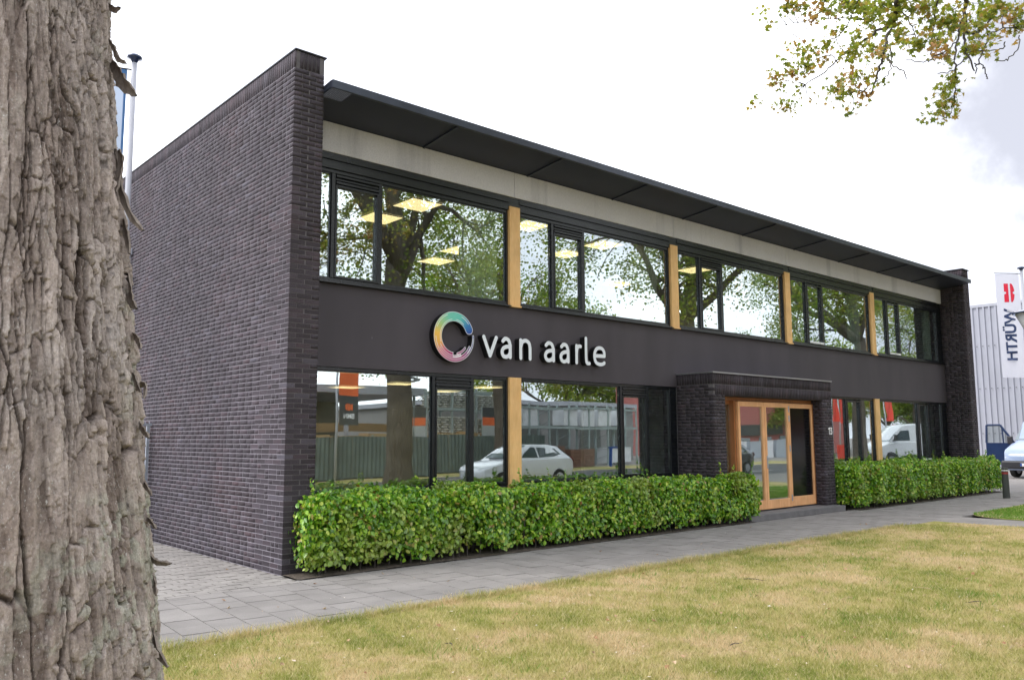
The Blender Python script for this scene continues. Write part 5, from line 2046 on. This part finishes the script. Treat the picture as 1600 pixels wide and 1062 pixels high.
def tree(name, loc, H, R, fork, rad, seed, nleaf, lsize, label, group=None, cull=None, mat='tree_leaf', trunk=True, crown_label=None):
    if isinstance(name, bpy.types.Object):
        root = name
    else:
        root = empty(name, loc, label, 'tree', group)
    tubes, tips = grow(seed, H, R, fork, rad)
    if trunk:
        b = MB()
        zz_ = np.linspace(-.05, fork, 16)
        b.tube([(.06*math.sin(z*.9+seed), .06*math.cos(z*.7+seed)-.06, z) for z in zz_], [rad*(1.35 if z < .1 else 1.12 if z < .6 else 1-.25*z/fork) for z in zz_], 22)
        b.build('trunk', M['bark'], root, smooth=True)
    for lev0, nm in ((0, 'limb'),):
        for pts, rds, lev in tubes:
            if lev == 0:
                if cull is not None and any(not cull(np.array([p+np.array(loc)]))[0] for p in pts): continue
                b = MB(); b.tube(pts, rds, 9); b.build('limb', M['bark'], root, smooth=True)
    b = MB()
    for pts, rds, lev in tubes:
        if lev in (1, 2):
            if cull is not None and not all(cull(np.array([p+np.array(loc) for p in pts]))): continue
            b.tube(pts, rds, 5, cap=False)
    if b.v: tag(b.build('twigs', M['bark'], root), kind='stuff')
    r = np.random.RandomState(seed+50)
    T = np.array([t[0] for t in tips]); lv = np.array([t[1] for t in tips], float)
    k = r.choice(len(T), nleaf, p=lv/lv.sum())
    C = T[k]+r.normal(size=(nleaf, 3))*np.array([.34, .34, .26])
    C = C[C[:, 2] > fork*.55]
    if cull is not None: C = C[cull(C+np.array(loc))]
    N = r.normal(size=(len(C), 3))+np.array([0, 0, .8])
    o = leaf_cloud(C, N, lsize, 'crown', M[mat], root, aspect=.85, seed=seed+9)
    tag(o, kind='stuff')
    return root


def outside(Pw):
    px, py, w = proj(Pw)
    return ~((w > 0.2) & (px > -15) & (px < 1615) & (py > -12) & (py < 1075))


def outside_left(Pw):
    return outside(Pw) & (Pw[:, 2] > 4.6)


tree(hero, (TX, TY, 0), 14, 5.5, 7.0, .40, 5, 14000, .10, None, cull=outside_left, trunk=False)
t1 = tree('maple_tree', (8.05, -8.3, 0), 14.5, 6.5, 6.6, .37, 12, 34000, .090, 'maple whose leafy branch ends hang into the sky at the upper right', cull=outside)
t3 = tree('maple_tree', (21.5, -8.4, 0), 14, 6.0, 6.4, .36, 23, 26000, .105, 'maple mirrored between the doors and the right hand windows', 'street trees mirrored in the windows', cull=outside)
t4 = copy_tree(t3); t4.location = (35.0, -8.3, 0); t4.rotation_euler = (0, 0, 2.1); t4['label'] = 'maple trunk mirrored in the right hand ground floor window'
t5 = copy_tree(t3); t5.location = (47.5, -8.8, 0); t5.rotation_euler = (0, 0, 4.0); t5['label'] = 'maple farther down the street, mirrored in the last upper window'
t2 = tree('maple_tree', (19.9, -17.6, 0), 13, 5.0, 5.5, .34, 31, 20000, .12, 'slim maple across the street, mirrored beside the first wooden post', 'street trees mirrored in the windows')
FAR_WORDS = ['behind the left part of the open shed', 'tall, behind the banner and the shed', 'last of all beyond the end of the street', 'tallest, far beyond the end of the street', 'behind the right half of the red building', 'tall, behind the dusty red building', 'behind the right end of the red building', 'far to the left behind the fence', 'far to the right behind the street', 'small, beyond the left end of the fence', 'small, outermost left beyond the fence', 'right beside the red building', 'second to the right of the red building', 'third to the right of the red building', 'far along the street behind the flags', 'farthest away at the end of the street', 'small, beside the street past the silver van', 'beside the street beyond the small one', 'outermost on the left of the sheds']
far = None
for k, (x, y, rz, sc) in enumerate(((2, -36, 0, 1.1), (11, -46, 1, .95), (140, -27, 2, 1.0), (125, -30, 3, 1.25), (66, -36, 4, 1.05), (48, -42, 5, 1.2), (62, -40, .5, 1.1), (-8, -40, 2.5, 1.1), (76, -34, 1.5, 1.1), (-14, -33, 3.5, .8), (-26, -30, 4.4, .72), (60, -24, 1.2, .8), (70, -30, 2.2, 1.0), (84, -26, 3.2, .9), (95, -34, 4.2, 1.1), (110, -24, 5.2, 1.0), (78, -16, .3, .7), (92, -12, 1.9, .8), (-22, -38, 3.0, 1.1))):
    if far is None:
        far = tree('leafy_tree', (x, y, 0), 12, 6.0, 3.0, .30, 47, 24000, .19, 'x')
        o = far
    else:
        o = copy_tree(far)
    o.location = (x, y, 0); o.rotation_euler = (0, 0, rz); o.scale = (sc, sc, sc)
    o['label'] = 'leafy tree '+('%d' % k if False else FAR_WORDS[k])
    o['group'] = 'trees behind the sheds across the street'

# branch ends hanging into the frame at the upper right
def bp(zx, zy, dd=0.0):
    px, py = 1150+zx/3.556, zy/3.556
    D = 10.2+.9*math.sin(zx*.0041+.6)+.35*math.sin(zy*.013)+dd
    return at_px(px, py, D)-np.array([8.05, -8.3, 0])


limbs = [([(915, -160), (903, -40), (897, 20), (885, 80), (862, 150), (835, 230), (818, 300), (800, 370), (775, 450), (748, 525)], .030, .004),
         ([(862, 146), (800, 165), (745, 205), (690, 238), (620, 275), (560, 340), (480, 410), (385, 470)], .014, .003),
         ([(1290, -150), (1278, -20), (1272, 60), (1275, 150), (1273, 220), (1285, 290), (1325, 395)], .022, .004),
         ([(1272, 60), (1240, 170), (1222, 260), (1220, 370), (1218, 480), (1205, 590), (1165, 655)], .010, .002),
         ([(1275, 180), (1330, 190), (1395, 130), (1440, 60), (1480, -30)], .008, .003),
         ([(1390, 150), (1395, 240), (1345, 350), (1330, 410)], .006, .002),
         ([(890, 60), (940, 90), (985, 160), (1000, 220)], .006, .002),
         ([(870, 30), (790, 75), (700, 105), (600, 100), (470, 105)], .008, .002),
         ([(700, -60), (640, 90), (580, 190), (500, 230)], .006, .002),
         ([(500, -60), (470, 60), (400, 150), (345, 210)], .005, .0015),
         ([(480, 60), (400, 110), (285, 142)], .004, .0015),
         ([(835, 325), (880, 370), (930, 400), (945, 440)], .005, .0015),
         ([(845, 240), (865, 310), (850, 400), (825, 440)], .005, .0015),
         ([(1220, 240), (1120, 310), (1040, 345), (940, 330)], .004, .001),
         ([(1280, 320), (1210, 390), (1120, 408)], .004, .001),
         ([(1490, 235), (1485, 270), (1400, 285), (1300, 290)], .004, .001),
         ([(1575, 200), (1560, 280), (1500, 335), (1440, 330)], .004, .001),
         ([(1130, -60), (1105, 120), (1090, 230), (1080, 300)], .006, .002),
         ([(1330, 350), (1375, 370), (1385, 420), (1400, 440)], .004, .001),
         ([(560, 345), (530, 305), (440, 330), (380, 400)], .004, .001),
         ([(680, 245), (600, 290), (560, 220)], .003, .001),
         ([(775, 450), (700, 500), (620, 520), (560, 560)], .004, .001),
         ([(1600, 150), (1500, 160), (1440, 175), (1390, 200)], .005, .002)]
allp = []
for pl, r0, r1 in limbs:
    pts = []
    P3 = [bp(*p) for p in pl]
    for i in range(len(P3)-1):
        for f in np.linspace(0, 1, 5, endpoint=False):
            p0 = P3[max(i-1, 0)]; p1 = P3[i]; p2 = P3[i+1]; p3 = P3[min(i+2, len(P3)-1)]
            q = .5*((2*p1)+(-p0+p2)*f+(2*p0-5*p1+4*p2-p3)*f*f+(-p0+3*p1-3*p2+p3)*f**3)
            pts.append(q+rs.normal(size=3)*.008)
    pts.append(P3[-1])
    allp += pts
    b = MB(); b.tube(pts, list(np.linspace(r0+.003, r1+.0035, len(pts))), 6)
    b.build('drooping_branch', M['twig'], t1, smooth=True)
# the thick ends continue up to the crown out of the frame
allp = np.array(allp)
cl = [(340, 40, 34), (430, 90, 22), (280, 30, 26), (190, 130, 13), (150, 60, 7), (520, 70, 26), (560, 170, 20), (700, 60, 42), (640, 30, 36), (760, 130, 24), (880, 120, 40), (690, 190, 18), (930, 200, 30), (1000, 240, 22), (660, 270, 26), (640, 320, 26), (370, 290, 24), (450, 270, 15), (510, 250, 12), (480, 330, 16), (390, 370, 28), (310, 410, 26), (240, 460, 20), (200, 430, 12), (350, 515, 9), (250, 580, 20), (300, 600, 16), (115, 570, 14), (430, 560, 4), (650, 610, 10), (560, 500, 22), (690, 430, 24), (640, 430, 22), (560, 545, 12), (620, 500, 16), (720, 530, 10), (780, 260, 22), (830, 300, 20), (800, 440, 10), (1080, 130, 18), (1150, 120, 34), (1200, 170, 30), (1120, 230, 20), (1150, 300, 24), (1260, 130, 24), (1330, 150, 34), (1300, 280, 32), (1350, 220, 20), (1400, 80, 28), (1440, 30, 30), (1440, 220, 10), (1380, 280, 14), (1560, 150, 28), (1580, 60, 24), (1530, 110, 20), (1200, 450, 24), (1150, 510, 14), (1180, 560, 26), (1120, 640, 16), (1160, 630, 10), (980, 60, 20), (1040, 30, 22), (1050, 240, 16), (1100, 40, 20), (1220, 50, 20), (600, 20, 26), (470, 20, 24), (820, 20, 30), (780, 50, 26), (900, 10, 24), (960, 10, 24), (330, 260, 12), (280, 350, 10), (1490, 60, 18), (1350, 20, 14), (760, 300, 12), (540, 480, 8)]
tw = MB()
C = []; K = []
for zx, zy, n in cl:
    c = bp(zx, zy)
    d = np.linalg.norm(allp-c, axis=1); q = allp[d.argmin()]
    mid = (q+c)/2+rs.normal(size=3)*.04+np.array([0, 0, .04])
    tw.tube([q, mid, c], [.007, .005, .0035], 4, cap=False)
    for k in range(int(n*2.2)):
        o_ = rs.normal(size=3)*np.array([.070, .070, .050])
        C.append(c+o_)
        if k % 4 == 0: tw.tube([c, c+o_*.95], [.0014, .0008], 3, cap=False)
tag(tw.build('twigs', M['twig'], t1), kind='stuff')
# lobed maple leaves: ten-point outline fans
r = np.random.RandomState(77)
n = len(C); C = np.array(C)
lob = [(0, -.5), (.16, -.28), (.50, -.30), (.30, -.05), (.56, .18), (.22, .16), (0, .56), (-.22, .16), (-.56, .18), (-.30, -.05), (-.50, -.30), (-.16, -.28)]
N = r.normal(size=(n, 3))+np.array([0, 0, .9]); N /= np.linalg.norm(N, axis=1, keepdims=True)
T = r.normal(size=(n, 3))+np.array([0, 0, -.6]); T -= N*(T*N).sum(1, keepdims=True); T /= np.linalg.norm(T, axis=1, keepdims=True)
B = np.cross(N, T)
s = (.061*r.uniform(.6, 1.3, n))[:, None]
V = np.stack([C+B*s*a+T*s*(b_)-N*s*.25*abs(a) for a, b_ in lob], 1).reshape(-1, 3)
b0 = np.arange(n)[:, None]*12
F = np.concatenate([b0+np.array([q]) for q in ((0, 1, 5, 11), (1, 2, 3, 5), (3, 4, 5, 5), (11, 5, 6, 7), (11, 7, 9, 10), (7, 8, 9, 9))], 0)
quads = F[F[:, 2] != F[:, 3]]
tris = F[F[:, 2] == F[:, 3]][:, :3]
me = bpy.data.meshes.new('leaves')
me.from_pydata([tuple(v) for v in V], [], [tuple(q) for q in quads]+[tuple(q) for q in tris])
me.materials.append(M['turn_leaf'])
o = bpy.data.objects.new('leaves', me); COL.objects.link(o); o.parent = t1
tag(o, kind='stuff')

# ------------------------------------------------------------------ grass blades
def grass(name, n, inside, hgt, wid, mat, seed, x0, x1, y0, y1, ref=7.0, pw=1.5):
    r = np.random.RandomState(seed)
    x = r.uniform(x0, x1, n*3); y = r.uniform(y0, y1, n*3)
    d = np.hypot(x-CAM[0], y-CAM[1])
    px, py, w = proj(np.stack([x, y, 0*x], 1))
    vis = (w > 0) & (px > -260) & (px < 1860) & (d > 3.2)
    k = vis & (r.uniform(size=len(x)) < np.minimum(1, (ref/np.maximum(d, 1))**pw)) & inside(x, y)
    x = x[k][:n]; y = y[k][:n]; d = d[k][:n]
    m_ = len(x)
    cl = fbm(x*3.1, y*3.1, 3, seed+1)
    h = hgt*r.uniform(.35, 1.2, m_)*(.6+.8*cl)
    a = r.uniform(0, 2*math.pi, m_)
    wd = wid*(1+.05*d)
    lean = r.uniform(.2, 1.3, m_)*h
    la = r.uniform(0, 2*math.pi, m_)
    p = np.stack([x, y, np.zeros(m_)], 1)
    s = np.stack([np.cos(a)*wd/2, np.sin(a)*wd/2, np.zeros(m_)], 1)
    tip = p+np.stack([np.cos(la)*lean, np.sin(la)*lean, h], 1)
    V = np.stack([p-s, p+s, tip], 1).reshape(-1, 3)
    F = np.arange(m_*3).reshape(-1, 3)
    o = np_mesh(name, V, F, M[mat])
    return tag(o, kind='stuff')


def in_lawn1(x, y):
    edge = PAV_Y0+.03*np.sin(x*3.1)+.05*(fbm(x*2.5, y*0, 3, 5)-.5)
    a = (y < edge) & (x < 12.10)
    # rounded corner towards the cross path
    rx, ry = x-(12.1-1.4), y-(PAV_Y0-1.5)
    return a & ~((rx > 0) & (ry > 0) & ((rx/1.4)**2+(ry/1.5)**2 > 1))


grass('grass', 260000, in_lawn1, .040, .0052, 'blade', 4, -4.2, 12.15, -9.5, -2.5)
grass('long_grass', 12000, lambda x, y: (y < PAV_Y0+.05) & (y > PAV_Y0-.10) & (x < 10.8), .075, .0045, 'blade', 14, -4.2, 11, -2.72, -2.5, ref=12)
grass('grass', 30000, lambda x, y: (y < -2.56) & (y > -9) & (x > 13.45) & ~((x < 14.48) & (y > -3.65) & ((x-14.48)**2+(y+3.65)**2 > 1.2)), .045, .005, 'blade_green', 24, 13.4, 22, -5.5, -2.5, ref=19)
grass('grass_tufts', 6000, lambda x, y: fbm(x*4, y*4, 2, 71) > .68, .06, .005, 'blade_green', 34, -3.5, 9, -6.5, -2.5, ref=12)
grass('weeds', 900, lambda x, y: ((x+2.05)**2+(y+.66)**2 < .02) | ((x+1.15)**2+(y-1.15)**2 < .006) | ((x+2.2)**2+(y+2.52)**2 < .012), .05, .006, 'blade_green', 44, -3, 0, -2.7, 2, ref=20)

r = np.random.RandomState(91)
n = 2600
x = r.uniform(-3.8, 12, n); y = r.uniform(-8.5, PAV_Y0+.02, n)
V = []; F = []
for i in range(n):
    a = r.uniform(0, 6.28); s1 = r.uniform(.005, .014)*(1.7 if r.uniform() < .08 else 1); s2 = s1*r.uniform(.25, .8)
    z = r.uniform(.012, .034); tz = r.uniform(-.3, .3)
    c_, s_ = math.cos(a), math.sin(a)
    b0 = len(V)
    for p, q in ((-s1, -s2*.6), (s1*.4, -s2), (s1, 0), (s1*.2, s2)):
        V.append((x[i]+p*c_-q*s_, y[i]+p*s_+q*c_, z+p*tz))
    F.append((b0, b0+1, b0+2, b0+3))
t_ = NT('pale_and_brown_lawn_litter')
c_ = t_.ramp(t_.rand(), [(0.0, (0.20, 0.11, 0.06)), (0.4, (0.42, 0.27, 0.17)), (0.7, (0.66, 0.56, 0.44)), (1.0, (0.80, 0.76, 0.70))])
tag(np_mesh('litter', V, F, t_.done(t_.bsdf(c_, .8))), kind='stuff')
n = 260
V = []; F = []
for i in range(n):
    x = r.uniform(-3.6, 16); y = r.choice([r.uniform(-2.58, -.45), r.uniform(-.9, -.42), r.uniform(-2.6, -2.3)])
    if x < 0: y = r.uniform(-2.5, 2.5)
    a = r.uniform(0, 6.28); s1 = r.uniform(.004, .016); s2 = s1*r.uniform(.3, .8); c1, s_1 = math.cos(a), math.sin(a)
    b0 = len(V)
    for p, q in ((-s1, -s2*.6), (s1*.4, -s2), (s1, 0), (s1*.2, s2)):
        V.append((x+p*c1-q*s_1, y+p*s_1+q*c1, .004+p*.2+.004))
    F.append((b0, b0+1, b0+2, b0+3))
tag(np_mesh('litter', V, F, bpy.data.materials['pale_and_brown_lawn_litter']), kind='stuff')

# ------------------------------------------------------------------ fallen leaves, sticks
lms = []
for k in range(4):
    rr = np.random.RandomState(200+k)
    b = MB()
    s_ = .04
    pts = [(a*s_, q*s_, .004+.010*abs(a)+rr.uniform(0, .007)) for a, q in lob]
    b.add([(0, 0, .003)]+pts, [(0, i+1, (i+1) % 12+1) for i in range(12)])
    lms.append(b.mesh('fallen_leaf', M['dry_leaf']))
cnt = 0
tries = 0
while cnt < 120 and tries < 5000:
    tries += 1
    x = rs.uniform(-3.5, 12); y = rs.uniform(-8, -2.45) if cnt < 104 else rs.uniform(-2.4, 1.2)
    if y > -.6 and x > -.15: continue
    px, py, w = proj(np.array([[x, y, 0]]))
    if not (240 < px[0] < 1600 and py[0] < 1062 and w[0] > 0): continue
    o = bpy.data.objects.new('fallen_leaf', lms[cnt % 4]); COL.objects.link(o)
    o.location = (x, y, .018 if y < PAV_Y0 else .002)
    o.rotation_euler = (rs.uniform(-.5, .5), rs.uniform(-.5, .5), rs.uniform(0, 6.28))
    sc = rs.uniform(.6, 1.25); o.scale = (sc, sc, sc)
    tag(o, 'small dry brown leaf lying on the '+('lawn' if y < PAV_Y0 else 'grey paving'), 'leaf', 'fallen leaves on the lawn' if y < PAV_Y0 else 'fallen leaves on the paving')
    cnt += 1
for k, (px, py, ln) in enumerate(((1150, 1005, .16), (1440, 918, .22), (1520, 940, .18), (950, 965, .10), (1180, 905, .25), (1580, 1010, .14), (700, 1005, .12), (1320, 935, .2))):
    D = FW+RT*(px-800)/FPX-UP*(py-531)/FPX
    q = CAM+D*(.02-CAM[2])/D[2]
    b = MB(); a = k*1.3
    pts = [(ln*(t-.5)*math.cos(a)+.012*math.sin(t*7+k), ln*(t-.5)*math.sin(a), .012+.006*math.sin(t*5)) for t in np.linspace(0, 1, 6)]
    b.tube(pts, [.004, .0045, .004, .0035, .003, .002], 5)
    tag(b.build('fallen_twig', M['straw'] if k % 2 else M['twig'], loc=(q[0], q[1], 0.01)), 'thin dry twig lying in the lawn grass', 'twig', 'twigs lying on the lawn')

# ------------------------------------------------------------------ across the street (seen mirrored in the windows)
fn_ = empty('sheet_fence', (0, -19.25, 0), 'dark green profiled sheet fence across the street, mirrored in the ground floor windows', 'fence')
for k in range(28):
    x = -4+k*1.0
    b = MB(); v = []
    for i in range(11):
        xx = x+i*.099; dy = .03 if i % 2 else 0
        v += [(xx, dy, .05), (xx, dy, 1.72)]
    b.add(v, [(2*i, 2*i+2, 2*i+3, 2*i+1) for i in range(10)]); b.build('sheet', M['fence_green'], fn_)
for k in range(10):
    b = MB(); b.box(-4+k*3-.03, -4+k*3+.03, -.08, -.02, 0, 1.8); b.build('post', M['rack_steel'], fn_)
shed = empty('open_shed', (12, -22, 0), 'open flat roofed timber shed behind the sheet fence across the street', 'shed')
b = MB(); b.box(-6, 5.6, -7, 1.2, 3.62, 3.95); b.build('roof', M['grey_pole'], shed)
b = MB(); b.box(-6, 5.6, -7, -6.8, 0, 3.62); b.box(-6, -5.8, -6.8, 0, 0, 3.62); b.build('back_wall', M['shed_dark'], shed)
for x in (-4.2, -1.2, 1.8, 4.9):
    b = MB(); b.box(x-.08, x+.08, .7, .86, 0, 3.62); b.build('post', M['grey_pole'], shed)
b = MB(); b.box(-2.5, 5.2, -.6, -.2, 1.95, 2.35); b.build('timber_stack', M['timber'], shed)
b = MB()
b.tube([(2.5, 1.1, 4.9), (5.4, 1.1, 4.35), (3.8, 1.1, 3.95)], .08, 6); b.build('brace', M['grey_pole'], shed)
for k in range(9):
    pa = empty('pallet_stack', (7.6+.0*k, -20.9, 1.62+k*.14), 'x', 'pallet') if False else None
b = MB()
for k in range(9):
    for q in range(3):
        b.box(-5.6, -4.9, .2+q*.25, .35+q*.25, 1.6+k*.2, 1.66+k*.2)
    b.box(-5.6, -4.9, .2, .85, 1.68+k*.2, 1.70+k*.2)
b.build('pallets', M['timber'], shed)
tb = empty('timber_pile', (4.0, -20.2, 0), 'pile of sawn timber just above the top of the sheet fence', 'timber')
for k in range(10):
    b = MB(); b.box(-.4+k*1.75, 1.25+k*1.75, -.4, .4, .2, 1.80+.06*math.sin(k*2.3)); b.build('beam', M['timber'], tb)

bnn, bsurf = banner('street_banner', (12.1, -19.0, 0), 6.4, .045, .92, 4.1, (1, 0), 'orange', 'orange and charcoal banner on a pole, mirrored in the first ground floor window', wave=.015)
V = []
b = MB(); b.grid(lambda u, v: bsurf(u, .70+v*.30, .006), 10, 12); b.grid(lambda u, v: bsurf(u, .70+v*.30, -.006), 10, 12)
b.build('charcoal_field', M['charcoal_cloth'], bnn)
vs, fs = text_tris('BMN', .02)
a0, a1, c0, c1 = text_bounds(vs)
b = MB(); b.add([bsurf(.78-.56*(p[0]-a0)/(a1-a0), .93-.055*(p[1]-c0)/(c1-c0), .014)[0:3] for p in vs], fs)
o = b.build('lettering', M['white_line'], bnn)
b = MB()
for k, (ua, ub, sh) in enumerate(((.32, .44, .012), (.46, .56, 0), (.58, .70, .012))):
    b.add([bsurf(ua, .775+sh, .014), bsurf(ub, .775 if k else .769, .014), bsurf(ub, .845, .014), bsurf(ua, .845-sh, .014)], [(0, 1, 2, 3)])
b.build('emblem', M['orange'], bnn)
b = MB(); b.box(0, 0, 0, 0, 0, 0)
for k, (x, w) in enumerate(((15.3, .75), (16.1, .6), (20.3, .8))):
    q = empty('hanging_sign', (x, -19.4, 0), ('charcoal and orange poster board left of the mirrored trunk', 'narrow charcoal and orange poster board against the mirrored trunk', 'charcoal and orange poster board before the bag racks')[k], 'sign')
    for nm, mt, z0, z1 in (('top_board', 'charcoal_cloth', 2.55, 3.0), ('orange_board', 'orange', 2.2, 2.55), ('picture_board', 'pot_grey', 1.5, 2.2)):
        b = MB(); b.box(0, w, 0, .03, z0, z1); b.build(nm, M[mt], q)
    b = MB(); b.box(-.05, -.01, 0, .04, 0, 3.1); b.build('post', M['rack_steel'], q)
    b = MB(); b.box(w+.01, w+.05, 0, .04, 0, 3.1); b.build('post', M['rack_steel'], q)


def rack(x0, x1, y, levels, label, zt):
    q = empty('storage_rack', (x0, y, 0), label, 'rack')
    n = max(1, int(round((x1-x0)/1.45)))
    for i in range(n+1):
        x = (x1-x0)*i/n
        b = MB(); b.box(x-.045, x+.045, -.5, -.41, 0, zt); b.box(x-.045, x+.045, .41, .5, 0, zt)
        for z in np.arange(.3, zt-.3, .6): b.tube([(x, -.45, z), (x, .45, z+.3)], .018, 4)
        b.build('upright', M['rack_steel'], q)
    for z in levels:
        b = MB(); b.box(0, x1-x0, .42, .52, z-.07, z+.05); b.box(0, x1-x0, -.52, -.42, z-.07, z+.05); b.build('beam', M['rack_steel'], q)
    return q


rack(17.2, 22.2, -20.6, (1.72, 2.85, 3.75), 'steel rack stacked with pale bags behind the fence across the street', 3.9)
bag_me = None
lay = MB()
for j in range(7):
    z = j*.105
    for i in range(3):
        lay.lathe([(.02, z), (.19, z+.015), (.205, z+.05), (.19, z+.09), (.02, z+.105)], 8, (-.38+i*.38+(.05 if j % 2 else -.05), 0, 0))
bag_me = lay.mesh('bag_stack', M['bag'], True)
k = 0
for z in (1.78, 2.91):
    for i in range(4):
        o = bpy.data.objects.new('bag_stack', bag_me); COL.objects.link(o)
        o.location = (17.9+i*1.22, -20.6, z)
        tag(o, '%s of the four pale bag stacks on the %s level of the rack' % (('first', 'second', 'third', 'fourth')[i], 'lower' if z < 2 else 'upper'), 'bag stack', 'stacks of pale bags on the rack')
        k += 1
rack(22.6, 33.0, -21.0, (2.1, 3.1), 'long steel rack with wrapped goods right of the bag racks across the street', 3.3)
bb = empty('long_warehouse', (32, -27, 0), 'long low grey warehouse across the street, mirrored above the racks', 'building')
b = MB(); b.box(-11, 6, -8, 2, 0, 3.45); b.build('wall', M['grey_wall'], bb)
b = MB(); b.box(-11.2, 6.2, -8.2, 2.25, 3.45, 3.7); b.build('roof', M['grey_pole'], bb)
for k in range(6):
    b = MB(); b.box(-10+k*2.6, -8.2+k*2.6, 2.0, 2.06, .2, 2.4); b.build('gate_panel', M['shed_dark'], bb)
for k, (x, w, h) in enumerate(((23.5, 2.2, 1.35), (26.0, 1.8, 1.1))):
    o = MB(); rr = np.random.RandomState(k)
    for i in range(int(w/.3)):
        for j in range(int(h/.2)):
            o.box(i*.3+.005, i*.3+.29, 0, .6, j*.2+.005, j*.2+.195+rr.uniform(-.01, 0))
    tag(o.build('brick_pile', M['brick_red'], loc=(x, -20.0, 0)), ('wider', 'lower')[k]+' pile of reddish bricks across the street, mirrored above the white car', 'brick pile')
for k, (x, z) in enumerate(((28.5, 2.2), (29.8, 2.2), (31.4, 2.2), (27.2, 2.2), (24.2, 2.16), (30.6, .1), (32.0, .1))):
    o = MB(); o.box(-.5, .5, -.45, .45, 0, .85); o.box(-.52, .52, -.47, .47, .85, .88)
    tag(o.build('wrapped_pallet', M['white_wrap'], bevel=.05, loc=(x, -21, z)), 'pallet wrapped in white film on the long rack, '+('first', 'second', 'third', 'fourth', 'fifth', 'sixth', 'seventh')[k]+' placed', 'pallet', 'white wrapped pallets')
for k in range(6):
    o = MB(); o.box(-.7, .7, -.5, .5, 0, 1.3); o.box(-.72, .72, -.52, .52, 1.3, 1.36)
    tag(o.build('goods_crate', M['galv'] if k % 2 else M['white_wrap'], loc=(47.2+k*1.9, -24.5, 0)), 'crate of goods before the red building, '+('first', 'second', 'third', 'fourth', 'fifth', 'sixth')[k]+' from the left in the mirror image', 'crate', 'crates before the red building')
bp2 = empty('blue_trestle', (28.4, -19.0, 0), 'blue steel trestle before the wrapped pallets across the street', 'trestle')
for s in (0, 1.1):
    b = MB(); b.box(s, s+.12, 0, .12, 0, 1.0); b.build('leg', M['blue_steel'], bp2)
b = MB(); b.box(-.05, 1.27, -.02, .14, 1.0, 1.1); b.build('top_beam', M['blue_steel'], bp2)
rd = empty('red_building', (55, -27, 0), 'dusty red building with a dark sign band across the street, mirrored in the doors', 'building')
b = MB(); b.box(-8, 16, -8, 0, 0, 6.2); b.build('wall', M['red_wall'], rd)
b = MB(); b.box(-8.1, 16.1, -8.1, .12, 6.2, 6.4); b.build('roof_edge', M['shed_dark'], rd)
b = MB(); b.box(-5.5, 3.0, 0, .12, 1.75, 2.5); b.build('sign_band', M['charcoal_cloth'], rd)
for k in range(5):
    b = MB(); b.box(-7.2+k*3.3, -5.2+k*3.3, .0, .05, .3, 1.6); b.build('window', M['car_glass'], rd)
for k, (x, y, t, w) in enumerate(((49.2, -17.0, 4.6, .9), (51.4, -17.6, 4.5, .9), (54.2, -18.0, 4.4, 1.0), (57.5, -17.2, 4.8, 1.2))):
    banner('street_banner', (x, y, 0), t, .04, w, 1.9, (1, 0), 'red_cloth', ('first', 'second', 'third', 'fourth')[k]+' of the red flags across the street, counted from the doors', wave=.12)
rsn = empty('red_sign', (36.6, -10.3, 0), 'red roadside sign board mirrored just right of the brick pillar', 'sign')
b = MB(); b.box(0, 1.2, 0, .06, .1, 1.15); b.build('board', M['red_cloth'], rsn)
b = MB(); b.box(.2, .24, -.03, 0, 0, .1); b.box(.96, 1.0, -.03, 0, 0, .1); b.build('feet', M['dark_plastic'], rsn)

print('triangles', sum(sum(len(p.vertices)-2 for p in o.data.polygons) if len(o.data.polygons) < 2000 else len(o.data.polygons)*2 for o in scene.objects if o.type == 'MESH'))
